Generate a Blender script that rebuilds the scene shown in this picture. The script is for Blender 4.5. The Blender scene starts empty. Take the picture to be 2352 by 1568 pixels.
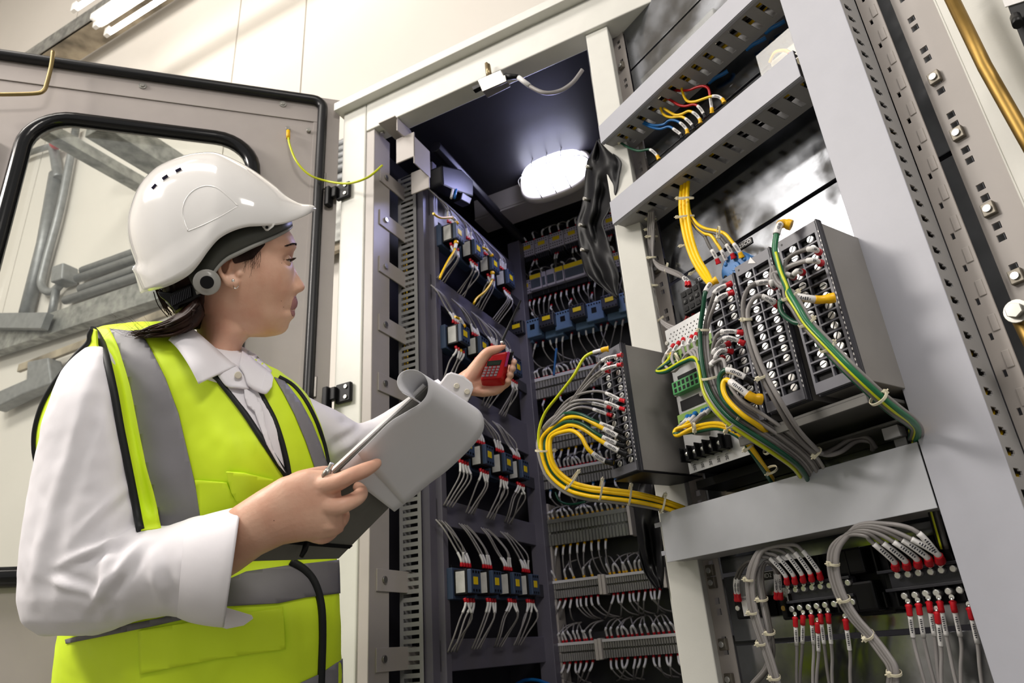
import bpy, bmesh, math, random
from mathutils import Vector as V, Matrix, noise
from mathutils.bvhtree import BVHTree
random.seed(7)
SC = bpy.context.scene
COL = SC.collection
PI = math.pi
# ---------------------------------------------------------------- camera model (2352 x 1568 frame)
FL, CX, CY = 1618.0, 1176.0, 784.0
TH = math.atan(FL/3634.5); PH = math.atan(276/3624)
C0 = V((0, 0, .85))
_r0 = V((1, 0, 0)); _u0 = V((0, -math.sin(TH), math.cos(TH))); FW = V((0, math.cos(TH), math.sin(TH)))
RT = _r0*math.cos(PH) - _u0*math.sin(PH); UP = _r0*math.sin(PH) + _u0*math.cos(PH)
def ray(x, y): return RT*((x-CX)/FL) - UP*((y-CY)/FL) + FW
def PX(x, y, d): return C0 + ray(x, y)*d
def hd(a): a = math.radians(a); return V((math.sin(a), math.cos(a), 0))
ZZ = V((0, 0, 1))
class Fr:
    def __init__(s, O, az):
        s.O = V((O[0], O[1], 0)); s.U = hd(az); s.W = hd(az-90)
    def p(s, u, w, z): return s.O + s.U*u + s.W*w + ZZ*z
    def px(s, x, y, u=None, w=None, z=None):
        v = ray(x, y)
        if u is not None: n = s.U; c = u + s.O.dot(n)
        elif w is not None: n = s.W; c = w + s.O.dot(n)
        else: n = ZZ; c = z
        return C0 + v*((c-C0.dot(n))/v.dot(n))
    def loc(s, P): q = P - s.O; return (q.dot(s.U), q.dot(s.W), P.z)
    def mat(s, u=0, w=0, z=0, rz=0):
        m = Matrix.Identity(4); P = s.p(u, w, z)
        for i in range(3): m[i][0] = s.U[i]; m[i][1] = s.W[i]; m[i][3] = P[i]
        return m @ Matrix.Rotation(rz, 4, 'Z')
CB = Fr((-.39328667, 1.68228085), 180-64.147)      # cabinet: u right along its front, w into it, z up
RK = Fr((.25181144, 1.34855914), 180-33.876)       # opened swing rack
DR = Fr((-.4922774, 1.73024786), 72.045)           # opened cabinet door
WF = Fr((0, 0), 90)                                # plain world
IMG = Fr((0, 0), 90)
# ---------------------------------------------------------------- materials
def srgb(h):
    c = [int(h[i:i+2], 16)/255 for i in (0, 2, 4)]
    return tuple([(x/12.92 if x <= .04045 else ((x+.055)/1.055)**2.4) for x in c] + [1])
MATS = {}
def mat(name, col, rough=.5, metal=0., var=.06, nscale=18., bump=0., bscale=60., emit=None, estr=1., coat=0., sss=0., trans=0., alpha=1., spec=.5, ior=1.45, kind='noise', col2=None, rvar=0.):
    if name in MATS: return MATS[name]
    m = bpy.data.materials.new(name); m.use_nodes = True; nt = m.node_tree; N = nt.nodes; L = nt.links
    b = N['Principled BSDF']; c = srgb(col) if isinstance(col, str) else col
    b.inputs['Roughness'].default_value = rough; b.inputs['Metallic'].default_value = metal
    b.inputs['Specular IOR Level'].default_value = spec; b.inputs['IOR'].default_value = ior
    if coat: b.inputs['Coat Weight'].default_value = coat; b.inputs['Coat Roughness'].default_value = .05
    if sss: b.inputs['Subsurface Weight'].default_value = sss; b.inputs['Subsurface Radius'].default_value = (.012, .005, .003); b.inputs['Subsurface Scale'].default_value = 1
    if trans: b.inputs['Transmission Weight'].default_value = trans
    if alpha < 1: b.inputs['Alpha'].default_value = alpha
    tc = N.new('ShaderNodeTexCoord'); nz = N.new('ShaderNodeTexNoise'); nz.inputs['Scale'].default_value = nscale; nz.inputs['Detail'].default_value = 5
    L.new(tc.outputs['Object'], nz.inputs['Vector'])
    mx = N.new('ShaderNodeMix'); mx.data_type = 'RGBA'
    c2 = srgb(col2) if col2 else tuple([x*(1-var*2.2) for x in c[:3]] + [1])
    mx.inputs['A'].default_value = c; mx.inputs['B'].default_value = c2
    rp = N.new('ShaderNodeMapRange'); rp.inputs['From Min'].default_value = .35; rp.inputs['From Max'].default_value = .68
    L.new(nz.outputs['Fac'], rp.inputs['Value']); L.new(rp.outputs['Result'], mx.inputs['Factor']); L.new(mx.outputs['Result'], b.inputs['Base Color'])
    if rvar:
        r2 = N.new('ShaderNodeMapRange'); r2.inputs['From Min'].default_value = .3; r2.inputs['From Max'].default_value = .7
        r2.inputs['To Min'].default_value = max(.02, rough-rvar); r2.inputs['To Max'].default_value = rough+rvar
        L.new(nz.outputs['Fac'], r2.inputs['Value']); L.new(r2.outputs['Result'], b.inputs['Roughness'])
    if bump:
        n2 = N.new('ShaderNodeTexNoise'); n2.inputs['Scale'].default_value = bscale; n2.inputs['Detail'].default_value = 4
        L.new(tc.outputs['Object'], n2.inputs['Vector'])
        bp = N.new('ShaderNodeBump'); bp.inputs['Strength'].default_value = bump; bp.inputs['Distance'].default_value = .01
        L.new(n2.outputs['Fac'], bp.inputs['Height']); L.new(bp.outputs['Normal'], b.inputs['Normal'])
    if emit:
        b.inputs['Emission Color'].default_value = srgb(emit); b.inputs['Emission Strength'].default_value = estr
    MATS[name] = m; return m
# ---------------------------------------------------------------- mesh builder
def catmull(P, n=6, closed=False):
    P = [V(p) for p in P]; out = []
    if len(P) < 3 and not closed: return P
    m = len(P)
    rng = range(m if closed else m-1)
    for i in rng:
        if closed: a, b, c, d = P[(i-1) % m], P[i], P[(i+1) % m], P[(i+2) % m]
        else: a, b, c, d = P[max(i-1, 0)], P[i], P[i+1], P[min(i+2, m-1)]
        for k in range(n):
            t = k/n; t2 = t*t; t3 = t2*t
            out.append(.5*((2*b)+(c-a)*t+(2*a-5*b+4*c-d)*t2+(3*b-a-3*c+d)*t3))
    if not closed: out.append(P[-1])
    return out
class M:
    def __init__(s): s.v = []; s.f = []; s.m = []; s.s = []
    def add(s, vs, fs, mi=0, smooth=False):
        o = len(s.v); s.v += [V(v) for v in vs]
        for f in fs: s.f.append([i+o for i in f]); s.m.append(mi); s.s.append(smooth)
        return s
    def box(s, fr, u0, u1, w0, w1, z0, z1, mi=0):
        p = fr.p if fr else (lambda a, b, c: V((a, b, c)))
        vs = [p(u, w, z) for z in (z0, z1) for w in (w0, w1) for u in (u0, u1)]
        return s.add(vs, [(0, 2, 3, 1), (4, 5, 7, 6), (0, 1, 5, 4), (2, 6, 7, 3), (0, 4, 6, 2), (1, 3, 7, 5)], mi)
    def prism(s, base, off, mi=0):
        n = len(base); base = [V(b) for b in base]; top = [b+V(off) for b in base]
        return s.add(base+top, [list(range(n))[::-1], list(range(n, 2*n))]+[(i, (i+1) % n, n+(i+1) % n, n+i) for i in range(n)], mi)
    def loft(s, rings, mi=0, caps=True, smooth=True, closed=True):
        n = len(rings[0]); vs = [p for r in rings for p in r]; fs = []
        for i in range(len(rings)-1):
            for j in range(n if closed else n-1):
                k = (j+1) % n; fs.append((i*n+j, i*n+k, (i+1)*n+k, (i+1)*n+j))
        s.add(vs, fs, mi, smooth)
        if caps:
            o = len(s.v)-len(vs)
            s.f.append([o+j for j in range(n)][::-1]); s.m.append(mi); s.s.append(False)
            s.f.append([o+len(vs)-n+j for j in range(n)]); s.m.append(mi); s.s.append(False)
        return s
    def tube(s, P, r, n=8, mi=0, smooth=True, caps=True, closed=False, flat=None):
        P = [V(p) for p in P]; m = len(P); R = r if isinstance(r, (list, tuple)) else [r]*m
        rings = []; prev = None
        for i in range(m):
            if closed: t = P[(i+1) % m]-P[(i-1) % m]
            else: t = P[min(i+1, m-1)]-P[max(i-1, 0)]
            if t.length < 1e-9: t = V((0, 0, 1))
            t.normalize()
            if prev is None:
                a = V((0, 0, 1)) if abs(t.z) < .9 else V((1, 0, 0)); a = (a-t*a.dot(t)).normalized()
            else:
                a = prev-t*prev.dot(t); a = a.normalized() if a.length > 1e-6 else prev
            prev = a; b = t.cross(a)
            fa, fb = flat if flat else (1, 1)
            rings.append([P[i]+(a*math.cos(q)*fa+b*math.sin(q)*fb)*R[i] for q in [2*PI*k/n for k in range(n)]])
        if closed: rings.append(rings[0]); caps = False
        return s.loft(rings, mi, caps, smooth)
    def cyl(s, a, b, r, n=12, mi=0, r2=None):
        return s.tube([a, b], [r, r if r2 is None else r2], n, mi, smooth=True)
    def sph(s, c, r, n=10, mi=0, mtx=None):
        c = V(c); rr = r if isinstance(r, (tuple, list)) else (r, r, r); vs = []; fs = []
        for i in range(n+1):
            a = PI*i/n
            for j in range(2*n):
                b = PI*j/n; q = V((rr[0]*math.sin(a)*math.cos(b), rr[1]*math.sin(a)*math.sin(b), rr[2]*math.cos(a)))
                vs.append(c+(mtx @ q if mtx else q))
        for i in range(n):
            for j in range(2*n):
                k = (j+1) % (2*n); fs.append((i*2*n+j, (i+1)*2*n+j, (i+1)*2*n+k, i*2*n+k))
        return s.add(vs, fs, mi, True)
    def bm(s):
        me = s.mesh('tmp'); b = bmesh.new(); b.from_mesh(me); bpy.data.meshes.remove(me); return b
    def mesh(s, name, inv=None, weld=True):
        me = bpy.data.meshes.new(name)
        me.from_pydata([(inv @ v if inv else v) for v in s.v], [], s.f)
        for p, mi, sm in zip(me.polygons, s.m, s.s): p.material_index = mi; p.use_smooth = sm
        b = bmesh.new(); b.from_mesh(me)
        if weld: bmesh.ops.remove_doubles(b, verts=b.verts, dist=1e-6)
        bmesh.ops.recalc_face_normals(b, faces=b.faces); b.to_mesh(me); b.free(); me.update()
        return me
    def build(s, name, mats, parent=None, local=False, bevel=0, label=None, cat=None, group=None, kind=None, sub=0, mods=None):
        if not isinstance(mats, (list, tuple)): mats = [mats]
        if parent is None:
            if local: inv = None; T = Matrix.Identity(4)
            else:
                c = V((sum(v.x for v in s.v), sum(v.y for v in s.v), sum(v.z for v in s.v)))/max(1, len(s.v))
                T = Matrix.Translation(c); inv = T.inverted()
        else: inv = None if local else wm(parent).inverted()
        me = s.mesh(name, inv)
        for m_ in mats: me.materials.append(m_)
        o = bpy.data.objects.new(name, me); COL.objects.link(o)
        if parent is None: o.matrix_basis = T
        else: o.parent = parent
        if bevel:
            md = o.modifiers.new('Bevel', 'BEVEL'); md.width = bevel; md.segments = 2; md.limit_method = 'ANGLE'; md.angle_limit = .7
        if sub:
            md = o.modifiers.new('Subdivision', 'SUBSURF'); md.levels = sub; md.render_levels = sub
        tag(o, label, cat, group, kind)
        return o
def wm(o):
    m = o.matrix_basis.copy()
    while o.parent: o = o.parent; m = o.matrix_basis @ m
    return m
def tag(o, label=None, cat=None, group=None, kind=None):
    if label: o['label'] = label
    if cat: o['category'] = cat
    if group: o['group'] = group
    if kind: o['kind'] = kind
    return o
def thing(name, label, cat, mtx=None, group=None):
    o = bpy.data.objects.new(name, None); COL.objects.link(o); o.empty_display_size = .02
    if mtx is not None: o.matrix_basis = mtx if isinstance(mtx, Matrix) else Matrix.Translation(V(mtx))
    return tag(o, label, cat, group)
def kids(o): return [c for c in bpy.data.objects if c.parent == o]
def copy_tree(o, mtx=None, label=None, group=None, parent=None):
    c = o.copy(); COL.objects.link(c); c.parent = parent
    if mtx is not None: c.matrix_basis = mtx
    if label: c['label'] = label
    if group: c['group'] = group
    for k in kids(o): copy_tree(k, parent=c)
    return c
def slotplate(m, pu, a0, a1, b0, b1, holes, t0, t1, mi=0):
    """flat plate spanning a0..a1 x b0..b1 with rectangular holes [(a,b,c,d)] that share rows; pu(a,b,t)->point"""
    As = sorted(set([a0, a1]+[h[0] for h in holes]+[h[1] for h in holes])); Bs = sorted(set([b0, b1]+[h[2] for h in holes]+[h[3] for h in holes]))
    As = [a for a in As if a0 <= a <= a1]; Bs = [b for b in Bs if b0 <= b <= b1]
    inh = lambda a, b: any(h[0] < a < h[1] and h[2] < b < h[3] for h in holes)
    def solid(i, j): return 0 <= i < len(As)-1 and 0 <= j < len(Bs)-1 and not inh((As[i]+As[i+1])/2, (Bs[j]+Bs[j+1])/2)
    for i in range(len(As)-1):
        for j in range(len(Bs)-1):
            if not solid(i, j): continue
            a, b, c, d = As[i], As[i+1], Bs[j], Bs[j+1]
            fs = [(0, 1, 2, 3), (7, 6, 5, 4)]
            if not solid(i, j-1): fs.append((0, 4, 5, 1))
            if not solid(i+1, j): fs.append((1, 5, 6, 2))
            if not solid(i, j+1): fs.append((2, 6, 7, 3))
            if not solid(i-1, j): fs.append((3, 7, 4, 0))
            m.add([pu(a, c, t0), pu(b, c, t0), pu(b, d, t0), pu(a, d, t0), pu(a, c, t1), pu(b, c, t1), pu(b, d, t1), pu(a, d, t1)], fs, mi)
    return m
def rrect(a0, a1, b0, b1, r, n=6):
    P = []
    for cx, cy, s in ((a1-r, b1-r, 0), (a0+r, b1-r, 1), (a0+r, b0+r, 2), (a1-r, b0+r, 3)):
        for k in range(n+1):
            q = (s+k/n)*PI/2; P.append((cx+r*math.cos(q), cy+r*math.sin(q)))
    return P
def text_mesh(txt, size, mtx, material, name, parent, bold=False):
    cu = bpy.data.curves.new('t', 'FONT'); cu.body = txt; cu.size = size; cu.align_x = 'CENTER'; cu.align_y = 'CENTER'; cu.extrude = .0001
    o = bpy.data.objects.new('t', cu); COL.objects.link(o); bpy.context.view_layer.update()
    me = bpy.data.meshes.new_from_object(o); bpy.data.objects.remove(o); bpy.data.curves.remove(cu)
    inv = wm(parent).inverted()
    me.transform(inv @ mtx); me.materials.clear(); me.materials.append(material)
    q = bpy.data.objects.new(name, me); COL.objects.link(q); q.parent = parent; return q
# palette
CREAM = mat('cream_painted_steel', 'd3d2cb', .38, var=.02, bump=.02, bscale=300)
CREAMD = mat('cream_painted_steel_inner', 'aea7a2', .42, var=.02)
DOORG = mat('door_grey_paint', 'a8a09c', .45, var=.02)
RUB = mat('black_rubber', '17171a', .35, var=.1)
DUCT = mat('grey_pvc_duct', 'aaabb4', .42, var=.02, bump=.01, bscale=200)
DUCTD = mat('grey_pvc_duct_body', '9b9a9b', .45, var=.03)
GALV = mat('galvanised_sheet', '989ba1', .18, 1., var=.25, nscale=11, bump=.03, bscale=14, rvar=.13)
ZINC = mat('zinc_plated_steel', 'b5b3ad', .35, 1., var=.1)
SCREW = mat('nickel_screw', 'e8e8e6', .32, .85, var=.05)
BLK = mat('black_plastic', '0f0f12', .42, var=.1, spec=.3)
BLK2 = mat('charcoal_plastic', '34343b', .4, var=.08)
WHT = mat('white_sleeve', 'e0dedd', .45, var=.05)
REDF = mat('red_vinyl_ferrule', 'c01020', .35, var=.05)
YELF = mat('yellow_vinyl_ferrule', 'f0b90c', .35, var=.05)
BLUF = mat('blue_vinyl_ferrule', '1d6fb8', .35, var=.05)
YEL = mat('yellow_wire', 'f2c40a', .32, var=.04)
GRN = mat('dark_green_wire', '0f4a33', .32, var=.04)
YG = mat('yellow_green_earth_wire', 'c8cf1c', .32, var=.04)
GRY = mat('grey_wire', '8b8786', .42, var=.04)
GRYD = mat('dark_grey_wire', '55524f', .42, var=.04)
REDW = mat('red_wire', 'b30c14', .3, var=.04)
BLUW = mat('blue_wire', '1662a3', .3, var=.04)
TIE = mat('nylon_cable_tie', 'e6dfc4', .35, var=.04)
BRASS = mat('brass_rod', 'a3854a', .48, 1., var=.12)
# ================================================================ ROOM
WALL = mat('white_wall_panel', 'd9d4cc', .55, var=.015, nscale=1.5)
FLOORM = mat('grey_epoxy_floor', '77766f', .35, var=.06, nscale=3)
def struct(name, m, mt): return m.build(name, mt, kind='structure')
WW = 1.35
# insulated wall panels with narrow seams between them
m = M(); us = [-7.1, -7.09, -4.75, -2.36, -1.66, .75, 3.1, 5.5]
for a, b in zip(us[:-1], us[1:]): m.box(CB, a+.006, b-.006, WW, WW+.08, 0, 8.6)
m.box(CB, us[0], us[-1], WW+.02, WW+.09, 0, 8.6)
struct('wall_back', m, WALL)
struct('wall_left', M().box(CB, -6.6, -6.5, -7, WW+.09, 0, 8.6), WALL)
struct('floor', M().box(CB, -6.6, 5.5, -7, WW+.09, -.1, 0), FLOORM)
struct('ceiling', M().box(CB, -6.6, 5.5, -7, WW+.09, 8.6, 8.7), WALL)
# galvanised strut along the wall with the fluorescent batten below it
GV2 = mat('dull_galvanised_steel', 'a7a8a4', .5, .7, var=.22, nscale=14, rvar=.1)
GVM = mat('mottled_galvanised_steel', 'b9ad98', .55, .5, var=.3, nscale=5)
w = 1.05
a = CB.loc(CB.px(70, 118, w=w)); b = CB.loc(CB.px(250, 0, w=w))
st = thing('strut_channel', 'galvanised strut channel running up behind the bright tube light', 'beam', CB.p((a[0]+b[0])/2, w, a[2]))
zt = (a[2]+b[2])/2
M().box(CB, -6.4, 3.6, w, w+.012, zt-.13, zt+.05).build('web', GV2, st)
M().box(CB, -6.4, 3.6, w, w+.22, zt-.13, zt-.118).build('flange', GVM, st)
LAMPM = mat('fluorescent_tube_glow', 'ffffff', .4, emit='fff6ea', estr=9)
WHP = mat('white_enamel', 'e8e6e2', .3, var=.02)
def batten(mt, L, label, parts_tubes, group=None):
    t = thing('tube_light', label, 'light', mt, group)
    M().box(None, 0, L, -.05, .05, .03, .09).build('housing', WHP, t, local=True, bevel=.008)
    for y in parts_tubes:
        M().tube([(.05, y, 0), (L-.05, y, 0)], .019, 12).build('tube', LAMPM, t, local=True)
        for x in (.02, L-.02):
            M().box(None, x-.025, x+.025, y-.016, y+.016, -.02, .06).build('lamp_holder', WHP, t, local=True, bevel=.004)
    return t
P1 = CB.px(275, 60, w=.95); P2 = CB.px(300, 90, w=.80)
q = CB.loc(P1)
batten(CB.mat(q[0]-.05, .80, q[2]-.12), 2.6, 'lit twin-tube fluorescent light high on the wall, above the cabinet door', (-.17, .0, .09))
# beams, conduits and supports on the wall, seen through the door window
def bar_px(name, label, cat, p, q, w, r, mt, box=True, group=None, ext=0):
    A = CB.px(*p, w=w); B = CB.px(*q, w=w); t = (B-A).normalized(); B = B+t*ext; n = t.cross(CB.W).normalized()
    m = M()
    if box: m.prism([A-n*r, B-n*r, B+n*r, A+n*r], CB.W*(r*.9))
    else: m.tube([A, B], r, 10)
    return m.build(name, mt, None, bevel=.004 if box else 0, label=label, cat=cat, group=group)
GVW = mat('galvanised_conduit', '8f9192', .45, .5, var=.1)
for k, (p, q) in enumerate([((190, 622), (420, 540)), ((178, 640), (420, 556)), ((185, 664), (420, 578)), ((150, 690), (420, 600))]):
    bar_px('conduit', 'grey conduit, %s of four sloping ones seen in the door window' % ['topmost', 'second from top', 'third from top', 'lowest'][k], 'pipe', p, q, WW-.05, .032, GVW, False, 'conduits on the wall', ext=2.6)
bar_px('wall_beam', 'wide galvanised beam seen low through the door window', 'beam', (-60, 800), (420, 640), WW-.12, .09, GV2, ext=2.6)
bar_px('strut_channel', 'thin strut channel sloping below the wide wall beam', 'beam', (40, 845), (420, 700), WW-.1, .03, GVM, ext=2.6)
def drail(label, p, q, hw):
    A = CB.px(*p, w=WW-.02); z = A.z; la = CB.loc(A); m = M(); lb = CB.loc(CB.px(*q, z=z))
    m.box(CB, la[0]-hw, la[0]+hw, lb[1], WW-.01, z-hw*.9, z+hw*.9)
    m.build('overhead_beam', GV2, label=label, cat='beam', bevel=.005)
drail('narrow galvanised beam jutting from the wall, left one in the door window', (330, 428), (85, 285), .05)
drail('wide galvanised beam jutting from the wall, right one in the door window', (420, 402), (210, 285), .095)
vt = thing('conduit', 'vertical grey conduit with pull box on the wall, left in the door window', 'pipe', CB.px(90, 600, w=WW-.05), 'conduits on the wall')
M().tube([CB.px(128, 400, w=WW-.06), CB.px(100, 560, w=WW-.06), CB.px(55, 740, w=WW-.06)], .05, 10).build('pipe', GVW, vt)
M().tube(catmull([CB.px(175, 290, w=WW-.06), CB.px(140, 470, w=WW-.06), CB.px(105, 600, w=WW-.06), CB.px(95, 655, w=WW-.06), CB.px(120, 670, w=WW-.06), CB.px(150, 640, w=WW-.06)]), .03, 10).build('branch_pipe', GVW, vt)
M().tube([CB.px(130, 660, w=WW-.06), CB.px(118, 725, w=WW-.06)], .028, 10).build('branch_pipe', GVW, vt)
M().prism([CB.px(*p, w=WW-.14) for p in ((118, 612), (145, 602), (142, 640), (115, 648))], CB.W*.12).build('pull_box', GVW, vt, bevel=.01)
M().tube(catmull([CB.px(20, 372, w=WW-.06), CB.px(70, 350, w=WW-.06), CB.px(118, 335, w=WW-.06)]), .025, 8).build('flexible_pipe', GVW, vt)
M().tube(catmull([CB.px(122, 335, w=WW-.06), CB.px(128, 370, w=WW-.06), CB.px(134, 410, w=WW-.06)]), .04, 8).build('flexible_pipe', GVW, vt)
M().sph(CB.px(128, 330, w=WW-.1), .05, 6).build('red_cap', REDF, vt)
M().prism([CB.px(*p, w=WW-.14) for p in ((-20, 905), (60, 870), (62, 830), (110, 820), (118, 880), (50, 905), (-20, 940))], CB.W*.1).build('wall_bracket', GVW, label='grey conduit fitting on the wall, lowest in the door window', cat='bracket', bevel=.01)
bar_px('cable_rack', 'grey horizontal rack arm at the far left of the door window', 'bracket', (-40, 735), (100, 735), WW-.2, .06, GVW)
for k in range(5):
    y = 330+k*14
    bar_px('conduit', 'galvanised pipe in the gap between door and cabinet, %s of five' % ['top', 'second', 'third', 'fourth', 'bottom'][k], 'pipe', (735, y+22), (830, y-18), WW-.05, .028, GVW, False, 'pipes in the door gap')
bar_px('wall_beam', 'galvanised beam in the gap between door and cabinet', 'beam', (735, 500), (840, 455), WW-.12, .09, GV2)

# ================================================================ CABINET
cab = thing('electrical_cabinet', 'open cream steel electrical cabinet with a dark interior behind the woman', 'cabinet', CB.p(.6, .4, 0))
def cpart(name, m, mt, bevel=.0015, parent=None, **k): return m.build(name, mt, parent or cab, bevel=bevel, **k)
ZL = 2.333; ZT = 2.44
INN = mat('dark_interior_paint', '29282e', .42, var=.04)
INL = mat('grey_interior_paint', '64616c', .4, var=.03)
cpart('corner_post', M().box(CB, -.09, -.002, 0, .085, .1, ZT), CREAM, .004)
cpart('post_return', M().box(CB, -.03, .028, .005, .082, .1, ZL), CREAMD, .002)
cpart('canopy', M().prism([CB.p(-.105, -.03, ZT+.03), CB.p(-.105, .9, ZT+.03), CB.p(1.62, .9, ZT+.03), CB.p(1.62, -.03, ZT+.03)], -ZZ*.03), CREAM, .002)
cpart('lintel', M().box(CB, -.0, 1.6, 0, .062, ZL, ZT), CREAM, .003)
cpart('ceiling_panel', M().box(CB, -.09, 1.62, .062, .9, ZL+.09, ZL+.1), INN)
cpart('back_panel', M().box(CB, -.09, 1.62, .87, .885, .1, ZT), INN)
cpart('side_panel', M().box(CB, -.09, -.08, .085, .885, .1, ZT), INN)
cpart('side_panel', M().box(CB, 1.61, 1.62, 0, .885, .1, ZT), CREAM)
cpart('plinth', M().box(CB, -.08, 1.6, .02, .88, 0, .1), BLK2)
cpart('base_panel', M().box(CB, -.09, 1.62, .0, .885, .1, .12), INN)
cpart('centre_post', M().box(CB, .715, .775, .012, .05, .1, ZL), CREAM, .002)
cpart('cross_beam', M().box(CB, .03, 1.6, .60, .64, 2.345, 2.425), CREAMD, .003)
cpart('beam_flange', M().box(CB, .03, 1.6, .60, .70, 2.335, 2.343), CREAMD, .001)
# bracket under the lintel, at the left
hk = M()
l = CB.loc(CB.px(940, 330, z=ZL-.002))
hk.box(CB, .055, .115, -.012, .075, ZL-.006, ZL-.002); hk.box(CB, .112, .116, .0, .07, ZL-.05, ZL)
cpart('angle_bracket', hk, CREAMD, .001)
cpart('angle_bracket', M().box(CB, .085, .15, .035, .04, ZL-.135, ZL-.045).box(CB, .146, .15, .035, .12, ZL-.16, ZL-.06).box(CB, .085, .15, .11, .115, ZL-.2, ZL-.12), CREAMD, .002)
for (x, y) in ((878, 305), (918, 291)):
    P = CB.px(x, y, z=ZL-.004); cpart('bolt', M().cyl(P, P-ZZ*.006, .008, 6), ZINC, .0005)
# straps from the post to the side mounting frame
for k, y in enumerate((393, 492, 600, 735, 872, 1328, 1512)):
    P = CB.loc(CB.px(868, y+0, u=.03)); z = P[2]
    br = cpart('strap', M().box(CB, .028, .032, .03, .22, z-.028, z+.022).box(CB, .030, .06, .215, .219, z-.028, z+.022), CREAMD, .001)
    Q = CB.p(.032, .056, z-.002); M().cyl(Q, Q+CB.U*.005, .008, 10).build('screw', ZINC, br, bevel=.0005)
# side mounting frame rails
U0 = .10
def zat(x, y, u=U0): return CB.loc(CB.px(x, y, u=u))[2]
RAILS = []
for (xa, ya, yb) in ((985, 428, 492), (985, 622, 682), (1083, 905, 985), (999, 1140, 1202), (1006, 1468, 1545)):
    z1 = zat(xa, ya); z0 = zat(xa, yb); RAILS.append((z0, z1))
    cpart('frame_rail', M().box(CB, U0-.02, U0, .19, .79, z0, z1), INL, .002)
cpart('frame_upright', M().box(CB, U0-.02, U0+.012, .19, .215, .12, 2.3), INL, .002)
cpart('frame_upright', M().box(CB, U0-.02, U0+.03, .76, .80, .12, 2.3), INL, .002)
cpart('frame_gutter', M().tube([CB.p(.12, .2, 2.36), CB.p(.12, .8, 2.33)], .02, 8), INN)
for x, w_ in ((1.0, 0),):
    pass
# vertical slotted duct
DW = .15
ul = CB.loc(CB.px(916, 900, w=DW))[0]; ur = CB.loc(CB.px(962, 900, w=DW))[0]
vd = thing('slotted_cable_duct', 'tall narrow grey slotted wiring duct just inside the cabinet corner post', 'cable duct', CB.p(ul, DW, .2))
m = M(); holes = []; z = .7
while z < 2.24:
    holes.append((ul+.010, ur-.010, z, z+.0085)); z += .0185
slotplate(m, lambda a, b, t: CB.p(a, DW+t, b), ul, ur, .2, 2.245, holes, 0, .0025)
m.build('slotted_face', DUCTD, vd)
M().box(CB, ul, ul+.003, DW+.0025, DW+.05, .2, 2.245).build('side_wall', DUCTD, vd)
M().box(CB, ur-.003, ur+.02, DW+.01, DW+.05, .2, 2.245).build('side_wall', INL, vd)
M().box(CB, ul+.003, ur-.003, DW+.045, DW+.05, .2, 2.245).build('back_wall', BLK, vd)
for k in range(4):
    for j, (ya, yb) in enumerate(((470, 620), (690, 800))):
        P = [CB.p(ul+.012+.007*k, DW+.012+.004*(k % 2), z) for z in (1.98-j*.28, 1.92-j*.28, 1.86-j*.28, 1.78-j*.28)]
        if k < 2: M().tube(catmull(P), .0022, 6).build('wire', YEL, label='yellow wire inside the tall slotted duct', cat='wire', group='yellow wires inside the slotted duct')
# ---------------------------------------------------------------- door
door = M(); s0, s1, z0, z1 = -1.04, 0, .25, 2.505
inner = rrect(-.80, -.25, 1.09, 2.275, .10, 8)
dr = thing('door_leaf_tmp', None, None); bpy.data.objects.remove(dr)
def ringplate(fr, outer_rect, inner, w0, w1):
    a0, a1, b0, b1 = outer_rect; n = len(inner); out = []
    cx, cy = (a0+a1)/2, (b0+b1)/2
    m = M()
    for (x, y) in inner:
        # nearest outer-edge point by clamped direction, corners snapped
        dx, dy = x-cx, y-cy
        out.append((x, y, dx, dy))
    # four strips around the hole plus corner fans
    vs = []
    I = [fr.p(x, w0, y) for x, y in inner]; J = [fr.p(x, w1, y) for x, y in inner]
    q = n//4
    C = [(a1, b1), (a0, b1), (a0, b0), (a1, b0)]
    O = [fr.p(x, w0, y) for x, y in C]; O2 = [fr.p(x, w1, y) for x, y in C]
    vs = I+J+O+O2; fs = []
    for k in range(4):
        for i in range(k*q, k*q+q-1): fs.append((i, i+1, 2*n+k)); fs.append((n+i+1, n+i, 2*n+4+k))
        e = k*q+q-1; f = (e+1) % n; k2 = (k+1) % 4
        fs.append((e, f, 2*n+k2, 2*n+k)); fs.append((n+f, n+e, 2*n+4+k, 2*n+4+k2))
        fs.append((2*n+k, 2*n+k2, 2*n+4+k2, 2*n+4+k))
    for i in range(n): fs.append((i, n+i, n+(i+1) % n, (i+1) % n))
    return m.add(vs, fs)
leaf = ringplate(DR, (s0, s1, z0, z1), inner, -.0, .003).build('door', DOORG, cab)
M().box(DR, s0, s1, .0, .03, z1, z1+.004).box(DR, s1-.001, s1+.003, -.0, .03, z0, z1+.004).box(DR, s0-.003, s0, -.0, .03, z0, z1).build('door_edge', DOORG, leaf, bevel=.001)
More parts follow.
